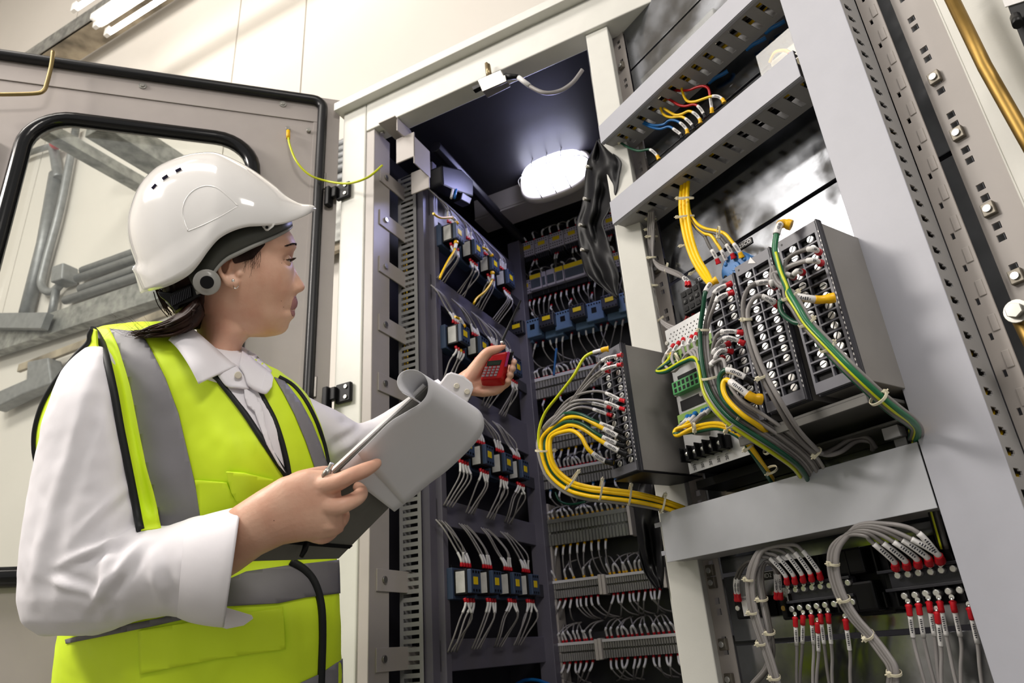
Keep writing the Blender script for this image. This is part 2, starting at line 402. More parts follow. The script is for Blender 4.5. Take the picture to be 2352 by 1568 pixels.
# folded tray edge: strips inside the seal
M().box(DR, -.985, -.062, -.004, -.001, 2.405, 2.455).box(DR, -.075, -.062, -.004, -.001, .3, 2.404).build('door_stiffener', DOORG, leaf, bevel=.0008)
seal = [DR.p(a, -.010, b) for a, b in rrect(-1.01, -.05, .3, 2.487, .03, 5)]
M().tube(seal, .0155, 8, closed=True, flat=(1, 1)).build('door_seal', RUB, leaf)
ws = [DR.p(a, -.012, b) for a, b in rrect(-.815, -.235, 1.075, 2.29, .11, 8)]
M().tube(ws, .021, 10, closed=True).build('window_seal', mat('glossy_black_rubber', '0e0e10', .16, var=.1), leaf)
GL = bpy.data.materials.new('window_glass'); GL.use_nodes = True; nt = GL.node_tree; nt.nodes.remove(nt.nodes['Principled BSDF'])
tr = nt.nodes.new('ShaderNodeBsdfTransparent'); tr.inputs[0].default_value = (.965, .985, .97, 1); gs = nt.nodes.new('ShaderNodeBsdfGlossy'); gs.inputs['Roughness'].default_value = .03
fr_ = nt.nodes.new('ShaderNodeFresnel'); fr_.inputs[0].default_value = 1.5; mxs = nt.nodes.new('ShaderNodeMixShader')
nt.links.new(fr_.outputs[0], mxs.inputs[0]); nt.links.new(tr.outputs[0], mxs.inputs[1]); nt.links.new(gs.outputs[0], mxs.inputs[2]); nt.links.new(mxs.outputs[0], nt.nodes['Material Output'].inputs[0])
MATS['window_glass'] = GL
M().prism([DR.p(a, .0035, b) for a, b in rrect(-.81, -.24, 1.08, 2.285, .10, 6)], DR.W*.004).build('window_pane', GL, leaf)
for (x, y) in ((328, 198), (650, 240)):
    P = DR.px(x, y, w=-.004); M().cyl(P, P-DR.W*.004, .011, 14).cyl(P-DR.W*.004, P-DR.W*.007, .006, 12).build('screw', ZINC, leaf, bevel=.0008)
for (x, y) in ((662, 298), (709, 302)):
    P = DR.px(x, y, w=-.001); M().cyl(P, P-DR.W*.010, .0065, 8).build('earth_stud', ZINC, leaf)
for (x, y) in ((740, 415), (718, 888)):
    P = DR.loc(DR.px(x, y, w=-.002)); c = P[0]
    h = M().box(DR, c-.011, c+.011, -.006, -.001, P[2]-.03, P[2]+.03).build('hinge_plate', mat('grey_cast_metal', '8c8883', .4, .8), leaf, bevel=.003)
for y in (440, 903):
    P = CB.loc(CB.px(785, y, w=-.01)); c, z = P[0], P[2]
    m = M().box(CB, c-.018, c+.03, -.014, -.002, z-.026, z+.026).box(CB, c-.045, c-.028, -.035, -.012, z-.045, z+.02).box(CB, c-.034, c-.010, -.026, -.01, z-.018, z+.018)
    h = m.build('hinge', BLK, cab, bevel=.003)
    for dz in (-.014, .014):
        Q = CB.p(c+.016, -.014, z+dz); M().cyl(Q, Q-CB.W*.003, .0055, 10).build('screw', ZINC, h)
# door stay: bent rod at top left
P = [DR.px(x, y, w=-.05) for x, y in ((122, 118), (118, 150), (108, 190), (100, 208), (78, 215), (0, 217), (-60, 217))]
M().tube(catmull(P, 5), .0055, 8).build('door_stay', mat('brassy_rod', 'a08d62', .35, 1.), cab)
# door latch rod on left edge
M().box(DR, -.90, -.885, -.02, -.002, 1.8, 2.2).build('latch_rail', DOORG, leaf, bevel=.002)
# earth wire from door to cabinet post
def polyw(name, P, r, mt, label, cat='wire', group=None, n=6, parent=None):
    return M().tube(catmull(P, 7), r, 8).build(name, mt, parent, label=label, cat=cat, group=group)
ew = polyw('earth_wire', [DR.px(662, 312, w=-.012), DR.px(666, 335, w=-.03), DR.px(682, 372, w=-.04), DR.px(712, 402, w=-.04), CB.px(752, 416, w=-.05), CB.px(800, 421, w=-.05), CB.px(845, 407, w=-.04), CB.px(878, 380, w=-.0)], .0033, YG, 'yellow-green earth wire drooping from the door to the cabinet post')
M().tube([DR.px(662, 300, w=-.013), DR.px(662, 318, w=-.014)], .006, 8).build('ferrule', YELF, ew)
# roller limit switch on the lintel with its cable
lw = -.004
sw = thing('limit_switch', 'small metal door limit switch clamped on the cabinet lintel, grey cable trailing', 'switch', CB.px(1125, 185, w=0))
bx = [CB.px(x, y, w=-.03) for x, y in ((1096, 183), (1150, 160), (1162, 183), (1108, 210))]
M().prism(bx, CB.W*.03).build('body', mat('cast_zinc', 'b5b3b0', .35, .8), sw, bevel=.002)
M().prism([CB.px(x, y, w=-.034) for x, y in ((1103, 195), (1160, 172), (1163, 186), (1110, 209))], CB.W*.006).build('cover', ZINC, sw, bevel=.001)
M().cyl(CB.px(1124, 178, w=-.02), CB.px(1120, 150, w=-.02), .008, 8).cyl(CB.px(1120, 152, w=-.02), CB.px(1117, 146, w=-.02), .005, 8).build('plunger', mat('bronze_plunger', '9c8a6a', .35, .9), sw)
M().prism([CB.px(x, y, w=-.02) for x, y in ((1083, 199), (1102, 191), (1104, 198), (1086, 207))], CB.W*.015).build('lever', BLK, sw, bevel=.001)
M().tube([CB.px(1160, 176, w=-.015), CB.px(1190, 176, w=-.01)], [.010, .006], 8).build('cable_gland', BLK, sw)
c_ = M().tube(catmull([CB.px(1188, 176, w=-.01), CB.px(1215, 197, w=0), CB.px(1250, 213, w=.0), CB.px(1285, 209, w=.02), CB.px(1315, 190, w=.03), CB.px(1338, 160, w=.03)], 6), .0055, 8).build('cable', GRY, sw)
M().tube([CB.px(1191, 178, w=-.01), CB.px(1216, 197, w=-.001)], .0068, 8).build('cable_marker', WHT, c_)
# bulkhead lamp on the cross beam
LW = .585
lc = CB.loc(CB.px(1283, 412, w=LW)); cz = lc[2]; cu = lc[0]
lm = thing('bulkhead_lamp', 'lit oval bulkhead lamp with wire guard on the cabinet cross beam', 'lamp', CB.p(cu, LW, cz))
def ell(du, dz, w_, ex=2.6, n=40, c=(0, 0)):
    out = []
    for k in range(n):
        q = 2*PI*k/n; a, b = math.cos(q), math.sin(q)
        out.append(CB.p(cu+c[0]+du*abs(a)**(2/ex)*(1 if a > 0 else -1), w_, cz+c[1]+dz*abs(b)**(2/ex)*(1 if b > 0 else -1)))
    return out
IV = mat('ivory_plastic', 'd8d0c6', .4, var=.03)
M().loft([ell(.125, .078, LW), ell(.14, .088, LW-.012), ell(.138, .086, LW-.03), ell(.13, .078, LW-.036)]).build('housing', IV, lm)
M().box(CB, cu-.02, cu+.02, LW-.03, LW+.01, cz+.07, cz+.105).build('mount_tab', IV, lm, bevel=.003)
GLW = mat('lamp_diffuser_glow', 'ffffff', .4, emit='e4e6ff', estr=9)
M().loft([ell(.12, .067, LW-.034), ell(.118, .065, LW-.06), ell(.10, .05, LW-.082), ell(.06, .03, LW-.09)]).build('diffuser', GLW, lm)
gd = M()
for a in (-.055, 0, .055):
    gd.tube(catmull([CB.p(cu+a, LW-.036, cz+.08), CB.p(cu+a, LW-.085, cz+.055), CB.p(cu+a, LW-.104, cz), CB.p(cu+a, LW-.085, cz-.055), CB.p(cu+a, LW-.036, cz-.08)], 5), .0018, 6)
gd.tube(catmull([CB.p(cu-.135, LW-.036, cz), CB.p(cu-.11, LW-.085, cz), CB.p(cu, LW-.104, cz), CB.p(cu+.11, LW-.085, cz), CB.p(cu+.135, LW-.036, cz)], 5), .0018, 6)
gd.build('wire_guard', ZINC, lm)
for k, P in enumerate(([(1085, 432), (1095, 390), (1130, 365), (1190, 352), (1235, 352), (1262, 372)], [(1225, 378), (1240, 340), (1270, 328), (1290, 345)])):
    polyw('lamp_cable', [CB.px(x, y, w=.58+.0*k) for x, y in P], .003, BLK, ['long thin black cable looping along the cabinet ceiling to the lamp', 'short black cable arching above the bulkhead lamp'][k], 'cable')
# small black fan / socket unit at the top of the side frame
fn = thing('socket_unit', 'black plastic socket unit high in the cabinet, left of the lamp', 'socket', CB.px(1045, 415, u=.14))
M().prism([CB.px(x, y, u=.16) for x, y in ((1015, 378), (1060, 388), (1088, 415), (1088, 452), (1050, 440), (1018, 425))], -CB.U*.05).build('body', BLK, fn, bevel=.006)
M().prism([CB.px(x, y, u=.168) for x, y in ((1062, 440), (1085, 455), (1080, 470), (1058, 458))], -CB.U*.03).build('plug', BLK, fn, bevel=.004)
for dx in (0, 8):
    M().tube([CB.px(1040+dx, 435, u=.18), CB.px(1036+dx, 455, u=.18)], .004, 6).build('sleeve', WHT if dx == 0 else BLUF, fn)
# ================================================================ SWING RACK
rk = thing('swing_rack', 'grey steel swing rack frame with galvanised mounting plates, opened out of the cabinet', 'rack', RK.p(.28, .1, 0))
def rpart(name, m, mt, bevel=.001, parent=None, **k): return m.build(name, mt, parent or rk, bevel=bevel, **k)
rpart('left_post', M().box(RK, -.1, -.026, .09, .13, .3, 2.62), CREAM, .003)
rpart('post_return', M().box(RK, -.1, -.09, .125, .16, .3, 2.62), CREAMD, .002)
rpart('post_return', M().box(RK, -.026, -.012, .095, .13, .3, 2.6), CREAMD, .001)
rpart('top_plate', M().box(RK, -.03, .75, .088, .3, 2.37, 2.375).box(RK, -.1, .75, .12, .125, 2.36, 2.62), mat('olive_grey_paint', '8d8a80', .45, var=.05), .001)
for z in (2.545,):
    P = RK.p(-.085, .088, z); rpart('bolt', M().cyl(P, P-RK.W*.007, .009, 6).cyl(P, P-RK.W*.002, .014, 14), ZINC, .0006)
def railholes(u, z0, z1, pitch=.0665):
    out = []; z = z0
    while z < z1-.03:
        out.append((u-.0055, u+.0055, z, z+.011)); out.append((u-.0055, u+.0055, z+.019, z+.030)); z += pitch
    return out
m = M(); slotplate(m, lambda a, b, t: RK.p(a, .1+t, b), -.012, .031, .3, 2.37, railholes(.012, .36, 2.36), 0, .002)
lr = rpart('mounting_rail', m, CREAMD, 0)
m = M(); slotplate(m, lambda a, b, t: RK.p(a, .09+t, b), .634, .70, .3, 2.62, railholes(.652, .33, 2.6), 0, .003)
rr = rpart('mounting_rail', m, CREAMD, 0)
rpart('rail_return', M().box(RK, .70, .703, .05, .093, .3, 2.62), CREAM, .001)
rpart('right_post', M().box(RK, .703, .79, .05, .053, .3, 2.62).box(RK, .79, .793, .02, .053, .3, 2.62), CREAM, .001)
rpart('right_post', M().box(RK, .793, .86, .0, .02, .3, 2.62), CREAM, .002)
rpart('right_post', M().box(RK, .86, 1.0, -.02, -.016, .3, 2.62), DOORG, .002)
# cage nuts
def cage_nut(parent, u, w, z, mt=ZINC):
    m = M().box(RK, u-.0085, u+.0085, w-.008, w, z-.010, z+.010)
    o = m.build('cage_nut', mat('nickel_cage_nut', '8c867b', .5, .8, var=.1), parent, bevel=.0012)
    P = RK.p(u, w-.008, z); M().tube([P, P-RK.W*.003], .0052, 14).build('thread', SCREW, o)
for (x, y) in ((2136, 188), (2192, 313), (2260, 488), (2326, 640)):
    l = RK.loc(RK.px(x, y, w=.088)); cage_nut(rr, .652, .09, l[2])
for (x, y) in ((1415, 52), (1421, 160), (1508, 620), (1620, 1312), (1624, 1340), (1652, 1480), (1660, 1560)):
    l = RK.loc(RK.px(x, y, w=.098)); cage_nut(lr, .012, .1, l[2])
# galvanised plates, parted by thin gaps
for a, b in ((2.20, 2.365), (1.896, 2.194), (1.576, 1.890), (1.36, 1.568), (1.03, 1.35), (.962, 1.022), (.846, .955), (.5, .839)):
    rpart('mounting_plate', M().box(RK, .033, .56, .104, .108, a, b), GALV, .0008)
rpart('side_plate', M().box(RK, .60, .645, .125, .128, 1.52, 2.6), mat('galvanised_side', 'b9bdc2', .4, .5, var=.2, nscale=9), .0008)
rpart('side_plate', M().box(RK, .60, .645, .125, .128, .4, 1.51), MATS['galvanised_side'], .0008)
rpart('back_bar', M().box(RK, .033, .63, .115, .14, 1.02, 1.04), BLK2, 0)
# brass locking rod
rod = thing('locking_rod', 'brass-coloured locking rod running up the right edge of the rack', 'rod', RK.p(.738, .0, 1.2))
M().tube([RK.px(2173, -30, w=.0), RK.px(2262, 153, w=0), RK.px(2352, 312, w=.0), RK.px(2400, 395, w=0)], .0088, 14).build('bar', BRASS, rod)
rod2 = thing('locking_rod', 'short brass-coloured rod end with a steel bolt head, at the far right edge', 'rod', RK.px(2335, 715, w=0))
P = RK.px(2334, 714, w=-.005); M().cyl(P, P-RK.W*.008, .010, 6).cyl(P+RK.W*.004, P, .015, 20).build('bolt', ZINC, rod2, bevel=.0006)
M().tube([RK.px(2334, 716, w=.01), RK.px(2400, 850, w=.01)], .009, 12).build('bar', BRASS, rod2)
# black breaker glimpsed top right
br_ = thing('circuit_breaker', 'black breaker with a white code label, in the top right corner', 'breaker', RK.px(2340, 40, w=-.03))
M().prism([RK.px(x, y, w=-.03) for x, y in ((2300, -30), (2318, 25), (2352, 110), (2420, 110), (2420, -60))], RK.W*.012).build('body', BLK, br_, bevel=.001)
M().prism([RK.px(x, y, w=-.032) for x, y in ((2300, -8), (2308, 16), (2352, 2), (2352, -30))], RK.W*.002).build('label_plate', WHT, br_)
M().tube([RK.px(2332, 38, w=-.035), RK.px(2338, 56, w=-.05)], .006, 10).build('knob', BLK, br_)
# ---------------------------------------------------------------- ducts
def hduct(label, u0, u1, z0, z1, pitch, nslot, depth=.085, us=.03, skip=()):
    t = thing('cable_duct', label, 'cable duct', RK.p((u0+u1)/2, depth/2, z0))
    M().box(RK, u0, u1, 0, .0022, z0, z1).box(RK, u0, u1, .0022, .010, z0-.001, z0+.001).box(RK, u0, u1, .0022, .010, z1-.001, z1+.001).build('cover', DUCT, t, bevel=.0006)
    holes = [(us+k*pitch, us+k*pitch+.0115, .018, .070) for k in range(nslot) if k not in skip]
    for k in skip: holes.append((us+k*pitch-.004, us+k*pitch+.034, .022, .060))
    m = M(); slotplate(m, lambda a, b, t_: RK.p(a, b, z0+.001+t_), u0+.003, u1-.003, .004, depth, holes, 0, .0022); m.build('slotted_base', DUCTD, t)
    m = M(); slotplate(m, lambda a, b, t_: RK.p(a, b, z1-.001-t_), u0+.003, u1-.003, .004, depth, holes, 0, .0022); m.build('slotted_top', DUCTD, t)
    M().box(RK, u0+.003, u1-.003, depth-.002, depth, z0+.003, z1-.003).build('back_wall', DUCTD, t)
    return t
hduct('uppermost sloping grey cable duct, with red, blue and yellow wires leaving it', -.007, .50, 1.952, 2.003, .0345, 14)
hduct('middle grey cable duct, with yellow wires dropping from its slots', -.008, .497, 1.723, 1.783, .036, 13, us=.05, skip=())
bd = thing('cable_duct', 'broad grey duct cover under the relays, smudged, wires tucked in behind it', 'cable duct', RK.p(.25, .04, .985))
M().box(RK, .0, .50, 0, .0025, .986, 1.074).box(RK, .0, .50, .0025, .010, 1.071, 1.073).build('cover', mat('smudged_grey_duct', 'bbbdc3', .34, var=.06, nscale=9), bd, bevel=.0008)
M().box(RK, .003, .497, .004, .08, .988, .990).build('base', DUCTD, bd)
M().box(RK, -.022, .002, .004, .007, 1.052, 1.06).box(RK, -.015, .004, .004, .007, 1.0, 1.008).build('clip', DUCT, bd)
# vertical duct
vt_ = thing('cable_duct', 'wide vertical grey cable duct right of the relays, slotted along its edge', 'cable duct', RK.p(.55, .03, .3))
M().box(RK, .503, .597, -.002, .0005, .3, 2.45).build('cover', DUCT, vt_, bevel=.0008)
m = M(); hs = []; z = .35
while z < 2.42: hs.append((.012, .026, z, z+.011)); hs.append((.026, .032, z+.003, z+.008)); z += .0262
slotplate(m, lambda a, b, t: RK.p(.5955-t, a, b), .001, .052, .3, 2.45, hs, 0, .002); m.build('slotted_side', DUCTD, vt_)
m = M(); slotplate(m, lambda a, b, t: RK.p(.5045+t, a, b), .001, .052, .3, 2.45, hs, 0, .002); m.build('slotted_side', DUCTD, vt_)
M().box(RK, .504, .596, .052, .054, .3, 2.45).build('back_wall', DUCTD, vt_)
# embossed strip beside it
m = M(); hs = []; z = .35
while z < 2.42: hs.append((.6055, .6105, z, z+.010)); z += .0524
slotplate(m, lambda a, b, t: RK.p(a, .056+t, b), .597, .626, .3, 2.45, hs, 0, .003)
es = rpart('embossed_strip', m, CREAMD, 0)
for k in range(40):
    z = .36+k*.0524; M().box(RK, .613, .622, .0545, .0565, z, z+.024).build('boss', CREAMD, es, bevel=.0009)
for k in range(26):
    z = .98+k*.028
    if k in (0, 1, 2, 3, 4, 6, 8, 9, 13, 14, 15, 19):
        M().tube([RK.p(.588, .012, z), RK.p(.586, .022, z+.015), RK.p(.588, .035, z+.03)], .003, 6).build('wire', YEL, label='yellow wire showing through the edge slots of the vertical duct', cat='wire', group='yellow wires inside the vertical duct')
# wires inside the two slotted ducts
for k in range(5):
    for (z, t) in ((1.968, 'uppermost'), (1.738, 'middle')):
        mt = [YEL, BLK, YEL, BLUW, GRYD][k] if z > 1.9 else [YEL, BLK, BLK, YEL, GRYD][k]
        P = [RK.p(u, .03+.011*(k % 3)+.004*math.sin(u*30+k), z+.006*(k//3)+.003*math.sin(u*22+2*k)) for u in [.0+.03*j for j in range(17)]]
        nm = {'yellow_wire': 'yellow', 'black_plastic': 'black', 'blue_wire': 'blue', 'dark_grey_wire': 'dark grey'}[mt.name]
        M().tube(P, .0035, 6).build('wire', mt, label='%s wire lying inside the %s sloping duct, seen through its slots' % (nm, t), cat='wire', group='%s wires inside the %s duct' % (nm, t))
# ---------------------------------------------------------------- relays
REL = mat('relay_case_grey', '8a8784', .45, .0, var=.04, bump=.02, bscale=400)
BEZ = mat('relay_bezel', '66666e', .4, 0, var=.06)
BEZD = mat('relay_black', '0a0a0d', .5, var=.1, spec=.25)
def relay(u0, z0, label, W_=.070, H=.243, flange=False, rows=14):
    t = thing('relay', label, 'relay', RK.mat(u0, -.105, z0), 'protection relays')
    B = .012; topb = .016; botb = .014; cw = (W_-.006-2*.003)/2
    M().box(None, .002, W_-.002, .008, .15, .0, H).build('case', REL, t, local=True, bevel=.001)
    M().box(None, 0, W_, 0.0065, .012, -.002, H+.002).box(None, W_-.003, W_, -.001, .0065, -.002, H+.002).build('front_rim', BLK2, t, local=True, bevel=.0008)
    holes = []; rp = (H-topb-botb)/rows
    for r in range(rows):
        zb = botb+r*rp
        for c in range(2):
            a = .005+c*(cw+.0012); holes.append((a, a+cw-.0012, zb+.0012, zb+rp-.0012))
    m = M(); slotplate(m, lambda a, b, s: V((a, -.0015+s, b)), 0.0015, W_-.003, 0.0, H, holes, 0, .007); m.build('terminal_grid', BEZ, t, local=True)
    M().box(None, .004, W_-.004, .0055, .0066, .004, H-.004).build('terminal_floor', BEZD, t, local=True)
    sm = None
    for r in range(rows):
        for c in range(2):
            a = .005+c*(cw+.0012)+cw*.62; z = botb+(r+.5)*rp
            if (r*7+c*3+int(u0*1000)) % 11 == 0: continue
            if sm is None:
                m = M(); m.tube([V((0, .0035, 0)), V((0, -.0006, 0)), V((0, -.0014, 0))], [.0058, .0058, .0048], 16)
                s = m.build('terminal_screw', SCREW, t, local=True); sm = s
                q = math.radians(40); m2 = M(); d = V((math.cos(q), 0, math.sin(q)))
                e = V((-d.z, 0, d.x)); m2.prism([d*.0055+e*.0006, -d*.0055+e*.0006, -d*.0055-e*.0006, d*.0055-e*.0006], V((0, -.0004, 0)))
                for v in m2.v: v.y -= .0014
                k = m2.build('slot', BLK, s, local=True); kk = k
            else:
                s = sm.copy(); COL.objects.link(s); s.parent = t; k = kk.copy(); COL.objects.link(k); k.parent = s
            s.matrix_basis = Matrix.Translation((a, 0, z)) @ Matrix.Rotation(random.uniform(-.5, .9), 4, 'Y')
    # terminal numbers column on the right rim
    m = M()
    for r in range(rows*2):
        z = botb+(r+.4)*rp/2; m.box(None, W_-.0022, W_-.0008, -.0014, -.0011, z, z+.0034)
    m.build('terminal_numbers', WHT, t, local=True)
    M().tube([V((W_*.12, -.0018, H-.008)), V((W_*.12, -.0012, H-.008))], .0018, 8).build('bezel_hole', BLK, t, local=True)
    if flange:
        M().box(None, -.0, W_+.004, .140, .144, -.004, H+.014).build('mounting_flange', BLK, t, local=True, bevel=.0006)
    return t
relay(.003, 1.134, 'small black-fronted grey relay standing alone at the left, fed by the yellow wire loop')
relay(.286, 1.140, 'grey relay nearest the green-terminal module, leftmost of the three side by side', W_=.068)
relay(.357, 1.147, 'middle one of three grey relays side by side')
relay(.440, 1.147, 'rightmost of three grey relays side by side, beside the wide vertical duct', flange=True)
# warning triangle on the middle relay
tri = [RK.px(x, y, w=-.1075) for x, y in ((1718, 605), (1736, 604), (1723, 590))]
relB = [o for o in bpy.data.objects if o.name.startswith('relay') and 'middle one' in o.get('label', '')][0]
M().prism(tri, RK.W*.0005).build('warning_triangle', WHT, relB)
# housing and shelf under and behind the three relays
sh = thing('relay_shelf', 'dark grey folded metal shelf under the three relays', 'shelf', RK.p(.4, 0, 1.12))
M().box(RK, .285, .50, -.09, .10, 1.128, 1.133).box(RK, .285, .50, -.09, -.085, 1.118, 1.13).box(RK, .30, .50, .0, .102, 1.108, 1.111).build('plate', mat('dark_grey_sheet', '5f5e5b', .42, .3, var=.06), sh, bevel=.0006)
M().box(RK, .0, .075, -.10, .05, 1.129, 1.132).build('plate', BLK, sh, bevel=.0006)
M().box(RK, .075, .285, .03, .10, 1.105, 1.12).build('plate', BLK, sh, bevel=.0006)
for (u, z, nm) in ((.455, 1.06, 'right'), (.06, 1.03, 'left')):
    cl = thing('spring_clip', 'bent grey metal clip between the relays and the broad duct, at the %s end' % nm, 'clip', RK.p(u, .03, z))
    M().box(RK, u, u+.018, .028, .030, z-.02, z+.032).box(RK, u-.003, u+.021, .014, .029, z+.032, z+.046).box(RK, u-.003, u+.021, .010, .016, z+.03, z+.047).build('leaf', DUCTD, cl, bevel=.001)
# ---------------------------------------------------------------- meter module
METW = mat('module_white_metal', 'd9dadb', .28, .6, var=.06)
md = thing('terminal_module', 'white perforated module with green plug terminals, left of the three relays', 'module', RK.p(.17, 0, 1.14))
w0 = -.02
m = M(); hs = []
for r in range(4):
    for c in range(12):
        if c+r*0 >= 0: hs.append((.118+c*.0088+(r % 2)*.0044, .1205+c*.0088+(r % 2)*.0044, 1.366+r*.0075, 1.3688+r*.0075))
slotplate(m, lambda a, b, t: RK.p(a, w0+t, b), .110, .255, 1.352, 1.402, hs, 0, .002); m.box(RK, .110, .255, w0, w0+.002, 1.122, 1.352)
m.build('face_plate', METW, md)
M().box(RK, .112, .253, w0+.003, .095, 1.125, 1.40).build('case', BLK, md, bevel=.001)
G1 = mat('green_terminal_plug', '7fa352', .4, var=.05); G2 = mat('green_terminal_socket', '4d9a5c', .4, var=.05)
def plug(z0, z1, mt, holes, u0=.118, u1=.25, d=.016):
    a = M().box(RK, u0, u1, w0-d, w0, z0, z1).build('plug', mt, md, bevel=.0012)
    n = 12; m = M()
    for k in range(n):
        u = u0+.005+k*(u1-u0-.006)/n
        m.box(RK, u, u+.006, w0-d-.0004, w0-d+.001, z0+.003, z0+(z1-z0)*.42)
        if holes: m.box(RK, u, u+.006, w0-d-.0004, w0-d+.001, z0+(z1-z0)*.55, z1-.003)
    m.build('openings', BLK, a)
plug(1.325, 1.345, G1, False); plug(1.265, 1.289, G2, True); plug(1.205, 1.226, G1, False)
plug(1.30, 1.312, G2, False, .2, .25)
M().box(RK, .118, .186, w0-.0015, w0-.0001, 1.236, 1.255).build('dark_window', BLK, md)
M().box(RK, .122, .18, w0-.0015, w0-.0001, 1.297, 1.303).build('dark_window', BLK, md)
tb = M().box(RK, .115, .215, w0-.014, w0, 1.142, 1.164)
for k in range(6): tb.box(RK, .115+k*.0185, .1175+k*.0185, w0-.024, w0, 1.14, 1.166)
tb = tb.build('barrier_terminal', BLK, md, bevel=.0008)
for k in range(5):
    P = RK.p(.1262+k*.0185, w0-.014, 1.153); M().sph(P, (.0052, .0052, .0045), 6).build('screw', SCREW, tb)
for (x, y) in ((1533, 788), (1554, 906), (1576, 1037), (1676, 1031), (1612, 905)):
    P = RK.px(x, y, w=w0); M().cyl(P, P-RK.W*.0025, .0042, 12).cyl(P-RK.W*.0024, P-RK.W*.0028, .002, 4).build('screw', ZINC, md)
MKM = mat('printed_mark', '4a4a50', .6)
for k in range(5):
    text_mesh('201' if k else '203', .008, RK.mat(.125+k*.0185, w0-.0006, 1.131) @ Matrix.Rotation(PI/2, 4, 'X') @ Matrix.Rotation(PI/2, 4, 'Z'), MKM, 'printed_mark', md)
# ---------------------------------------------------------------- small devices on the plate
bl = thing('time_relay', 'round blue plug-in device with four sleeved wires on top', 'relay', RK.px(1685, 620, w=.06))
BLD = mat('blue_moulded_plastic', '3f79b8', .35, var=.05)
c = RK.px(1690, 617, w=.045)
M().tube([c+RK.W*.05, c, c-RK.W*.002], [.034, .034, .031], 32).build('body', BLD, bl)
M().tube([c-RK.W*.002, c-RK.W*.005], [.014, .012], 24).build('cap', BLD, bl)
M().tube([c-RK.W*.0049+RK.U*0, c-RK.W*.0062], [.006, .005], 20).build('dial', BLD, bl)
for a in range(0, 360, 60):
    q = math.radians(a+15); P = c+(RK.U*math.cos(q)+ZZ*math.sin(q))*.0255-RK.W*.002; M().sph(P, .0042, 5).build('terminal_cap', BLK if a % 120 else BLD, bl)
cb = thing('connector_block', 'small black six-way connector block with red ferrules above and below', 'connector', RK.px(1588, 690, w=.03))
l = RK.loc(RK.px(1588, 685, w=.02)); u, z = l[0], l[2]
M().box(RK, u-.026, u+.026, .02, .10, z-.026, z+.024).build('body', BLK, cb, bevel=.002)
m = M()
for i in range(3):
    for j in (-1, 0, 1): m.box(RK, u-.021+i*.0155, u-.0105+i*.0155, .0185, .0205, z+j*.0155-.005, z+j*.0155+.004)
m.build('terminal_recess', BEZD, cb, bevel=.0008)
for i in range(3):
    P = RK.p(u-.0157+i*.0155, .0188, z); M().tube([P, P-RK.W*.0015], .003, 8).build('screw', mat('dark_screw', '4a4a4a', .35, .9), cb)
TAG = mat('black_engraved_label', '121216', .4)
def dtag(txt, x, y, w_, size, label, W2=.034, H2=.013):
    P = RK.loc(RK.px(x, y, w=w_)); t = thing('engraved_label', label, 'label', RK.mat(P[0], w_, P[2]))
    M().box(None, -W2/2, W2/2, -.0012, 0, -H2/2, H2/2).build('plate', TAG, t, local=True, bevel=.0004)
    text_mesh(txt, size, wm(t) @ Matrix.Translation((0, -.0014, 0)) @ Matrix.Rotation(PI/2, 4, 'X'), WHT, 'engraving', t)
    return t
dtag('25CO', 1712, 560, .103, .0115, 'black engraved label reading 25CO behind the blue device')
dtag('TS25', 1612, 638, .103, .0105, 'black engraved label half hidden behind the yellow wire bundle')
dtag('HD2', 1762, 1322, .103, .0105, 'black engraved label reading HD2 behind the grey wire bundles')
dtag('RAS67', 1992, 1284, .103, .0105, 'black engraved label in shade above the black terminal blocks', .036, .016)
# transparent covers on terminal strips between the ducts
CLR = bpy.data.materials.new('clear_cover'); CLR.use_nodes = True; nt = CLR.node_tree; nt.nodes.remove(nt.nodes['Principled BSDF'])
tr = nt.nodes.new('ShaderNodeBsdfTransparent'); tr.inputs[0].default_value = (.93, .94, .92, 1); gs = nt.nodes.new('ShaderNodeBsdfGlossy'); gs.inputs['Roughness'].default_value = .2
mxs = nt.nodes.new('ShaderNodeMixShader'); lw_ = nt.nodes.new('ShaderNodeLayerWeight'); lw_.inputs[0].default_value = .35
ad = nt.nodes.new('ShaderNodeMath'); ad.operation = 'MULTIPLY_ADD'; ad.inputs[1].default_value = .22; ad.inputs[2].default_value = .03
nt.links.new(lw_.outputs['Facing'], ad.inputs[0]); nt.links.new(ad.outputs[0], mxs.inputs[0]); nt.links.new(tr.outputs[0], mxs.inputs[1]); nt.links.new(gs.outputs[0], mxs.inputs[2]); nt.links.new(mxs.outputs[0], nt.nodes['Material Output'].inputs[0])
BEI = mat('beige_terminal', 'b0a78f', .42, var=.04)
for nm, u0, u1, z0, z1, lab in (('a', .11, .34, 2.005, 2.075, 'clear-covered terminal strip standing above the uppermost duct'), ('b', .40, .56, 1.80, 1.88, 'clear-covered beige terminal box between the two sloping ducts, beside the vertical duct'), ('c', .09, .33, 1.795, 1.84, 'row of black terminals with wires plugged in, just above the middle duct')):
    t = thing('terminal_strip', lab, 'terminal block', RK.p((u0+u1)/2, .08, z0))
    if nm == 'c':
        m = M()
        for k in range(13): m.box(RK, u0-.05+k*.0205, u0-.037+k*.0205, .035, .10, z0-.012, z0+.010).prism([RK.p(u0-.05+k*.0205, .035, z0+.01), RK.p(u0-.041+k*.0205, .035, z0+.01), RK.p(u0-.0455+k*.0205, .035, z0+.019)], RK.W*.02)
        m.build('terminals', BLK, t)
    else:
        M().box(RK, u0+.01, u1-.01, .075, .10, z0+.008, z1-.01).build('terminals', BEI, t, bevel=.003)
        M().box(RK, u0, u1, .045, .103, z0, z1).build('clear_cover', CLR, t, bevel=.003)
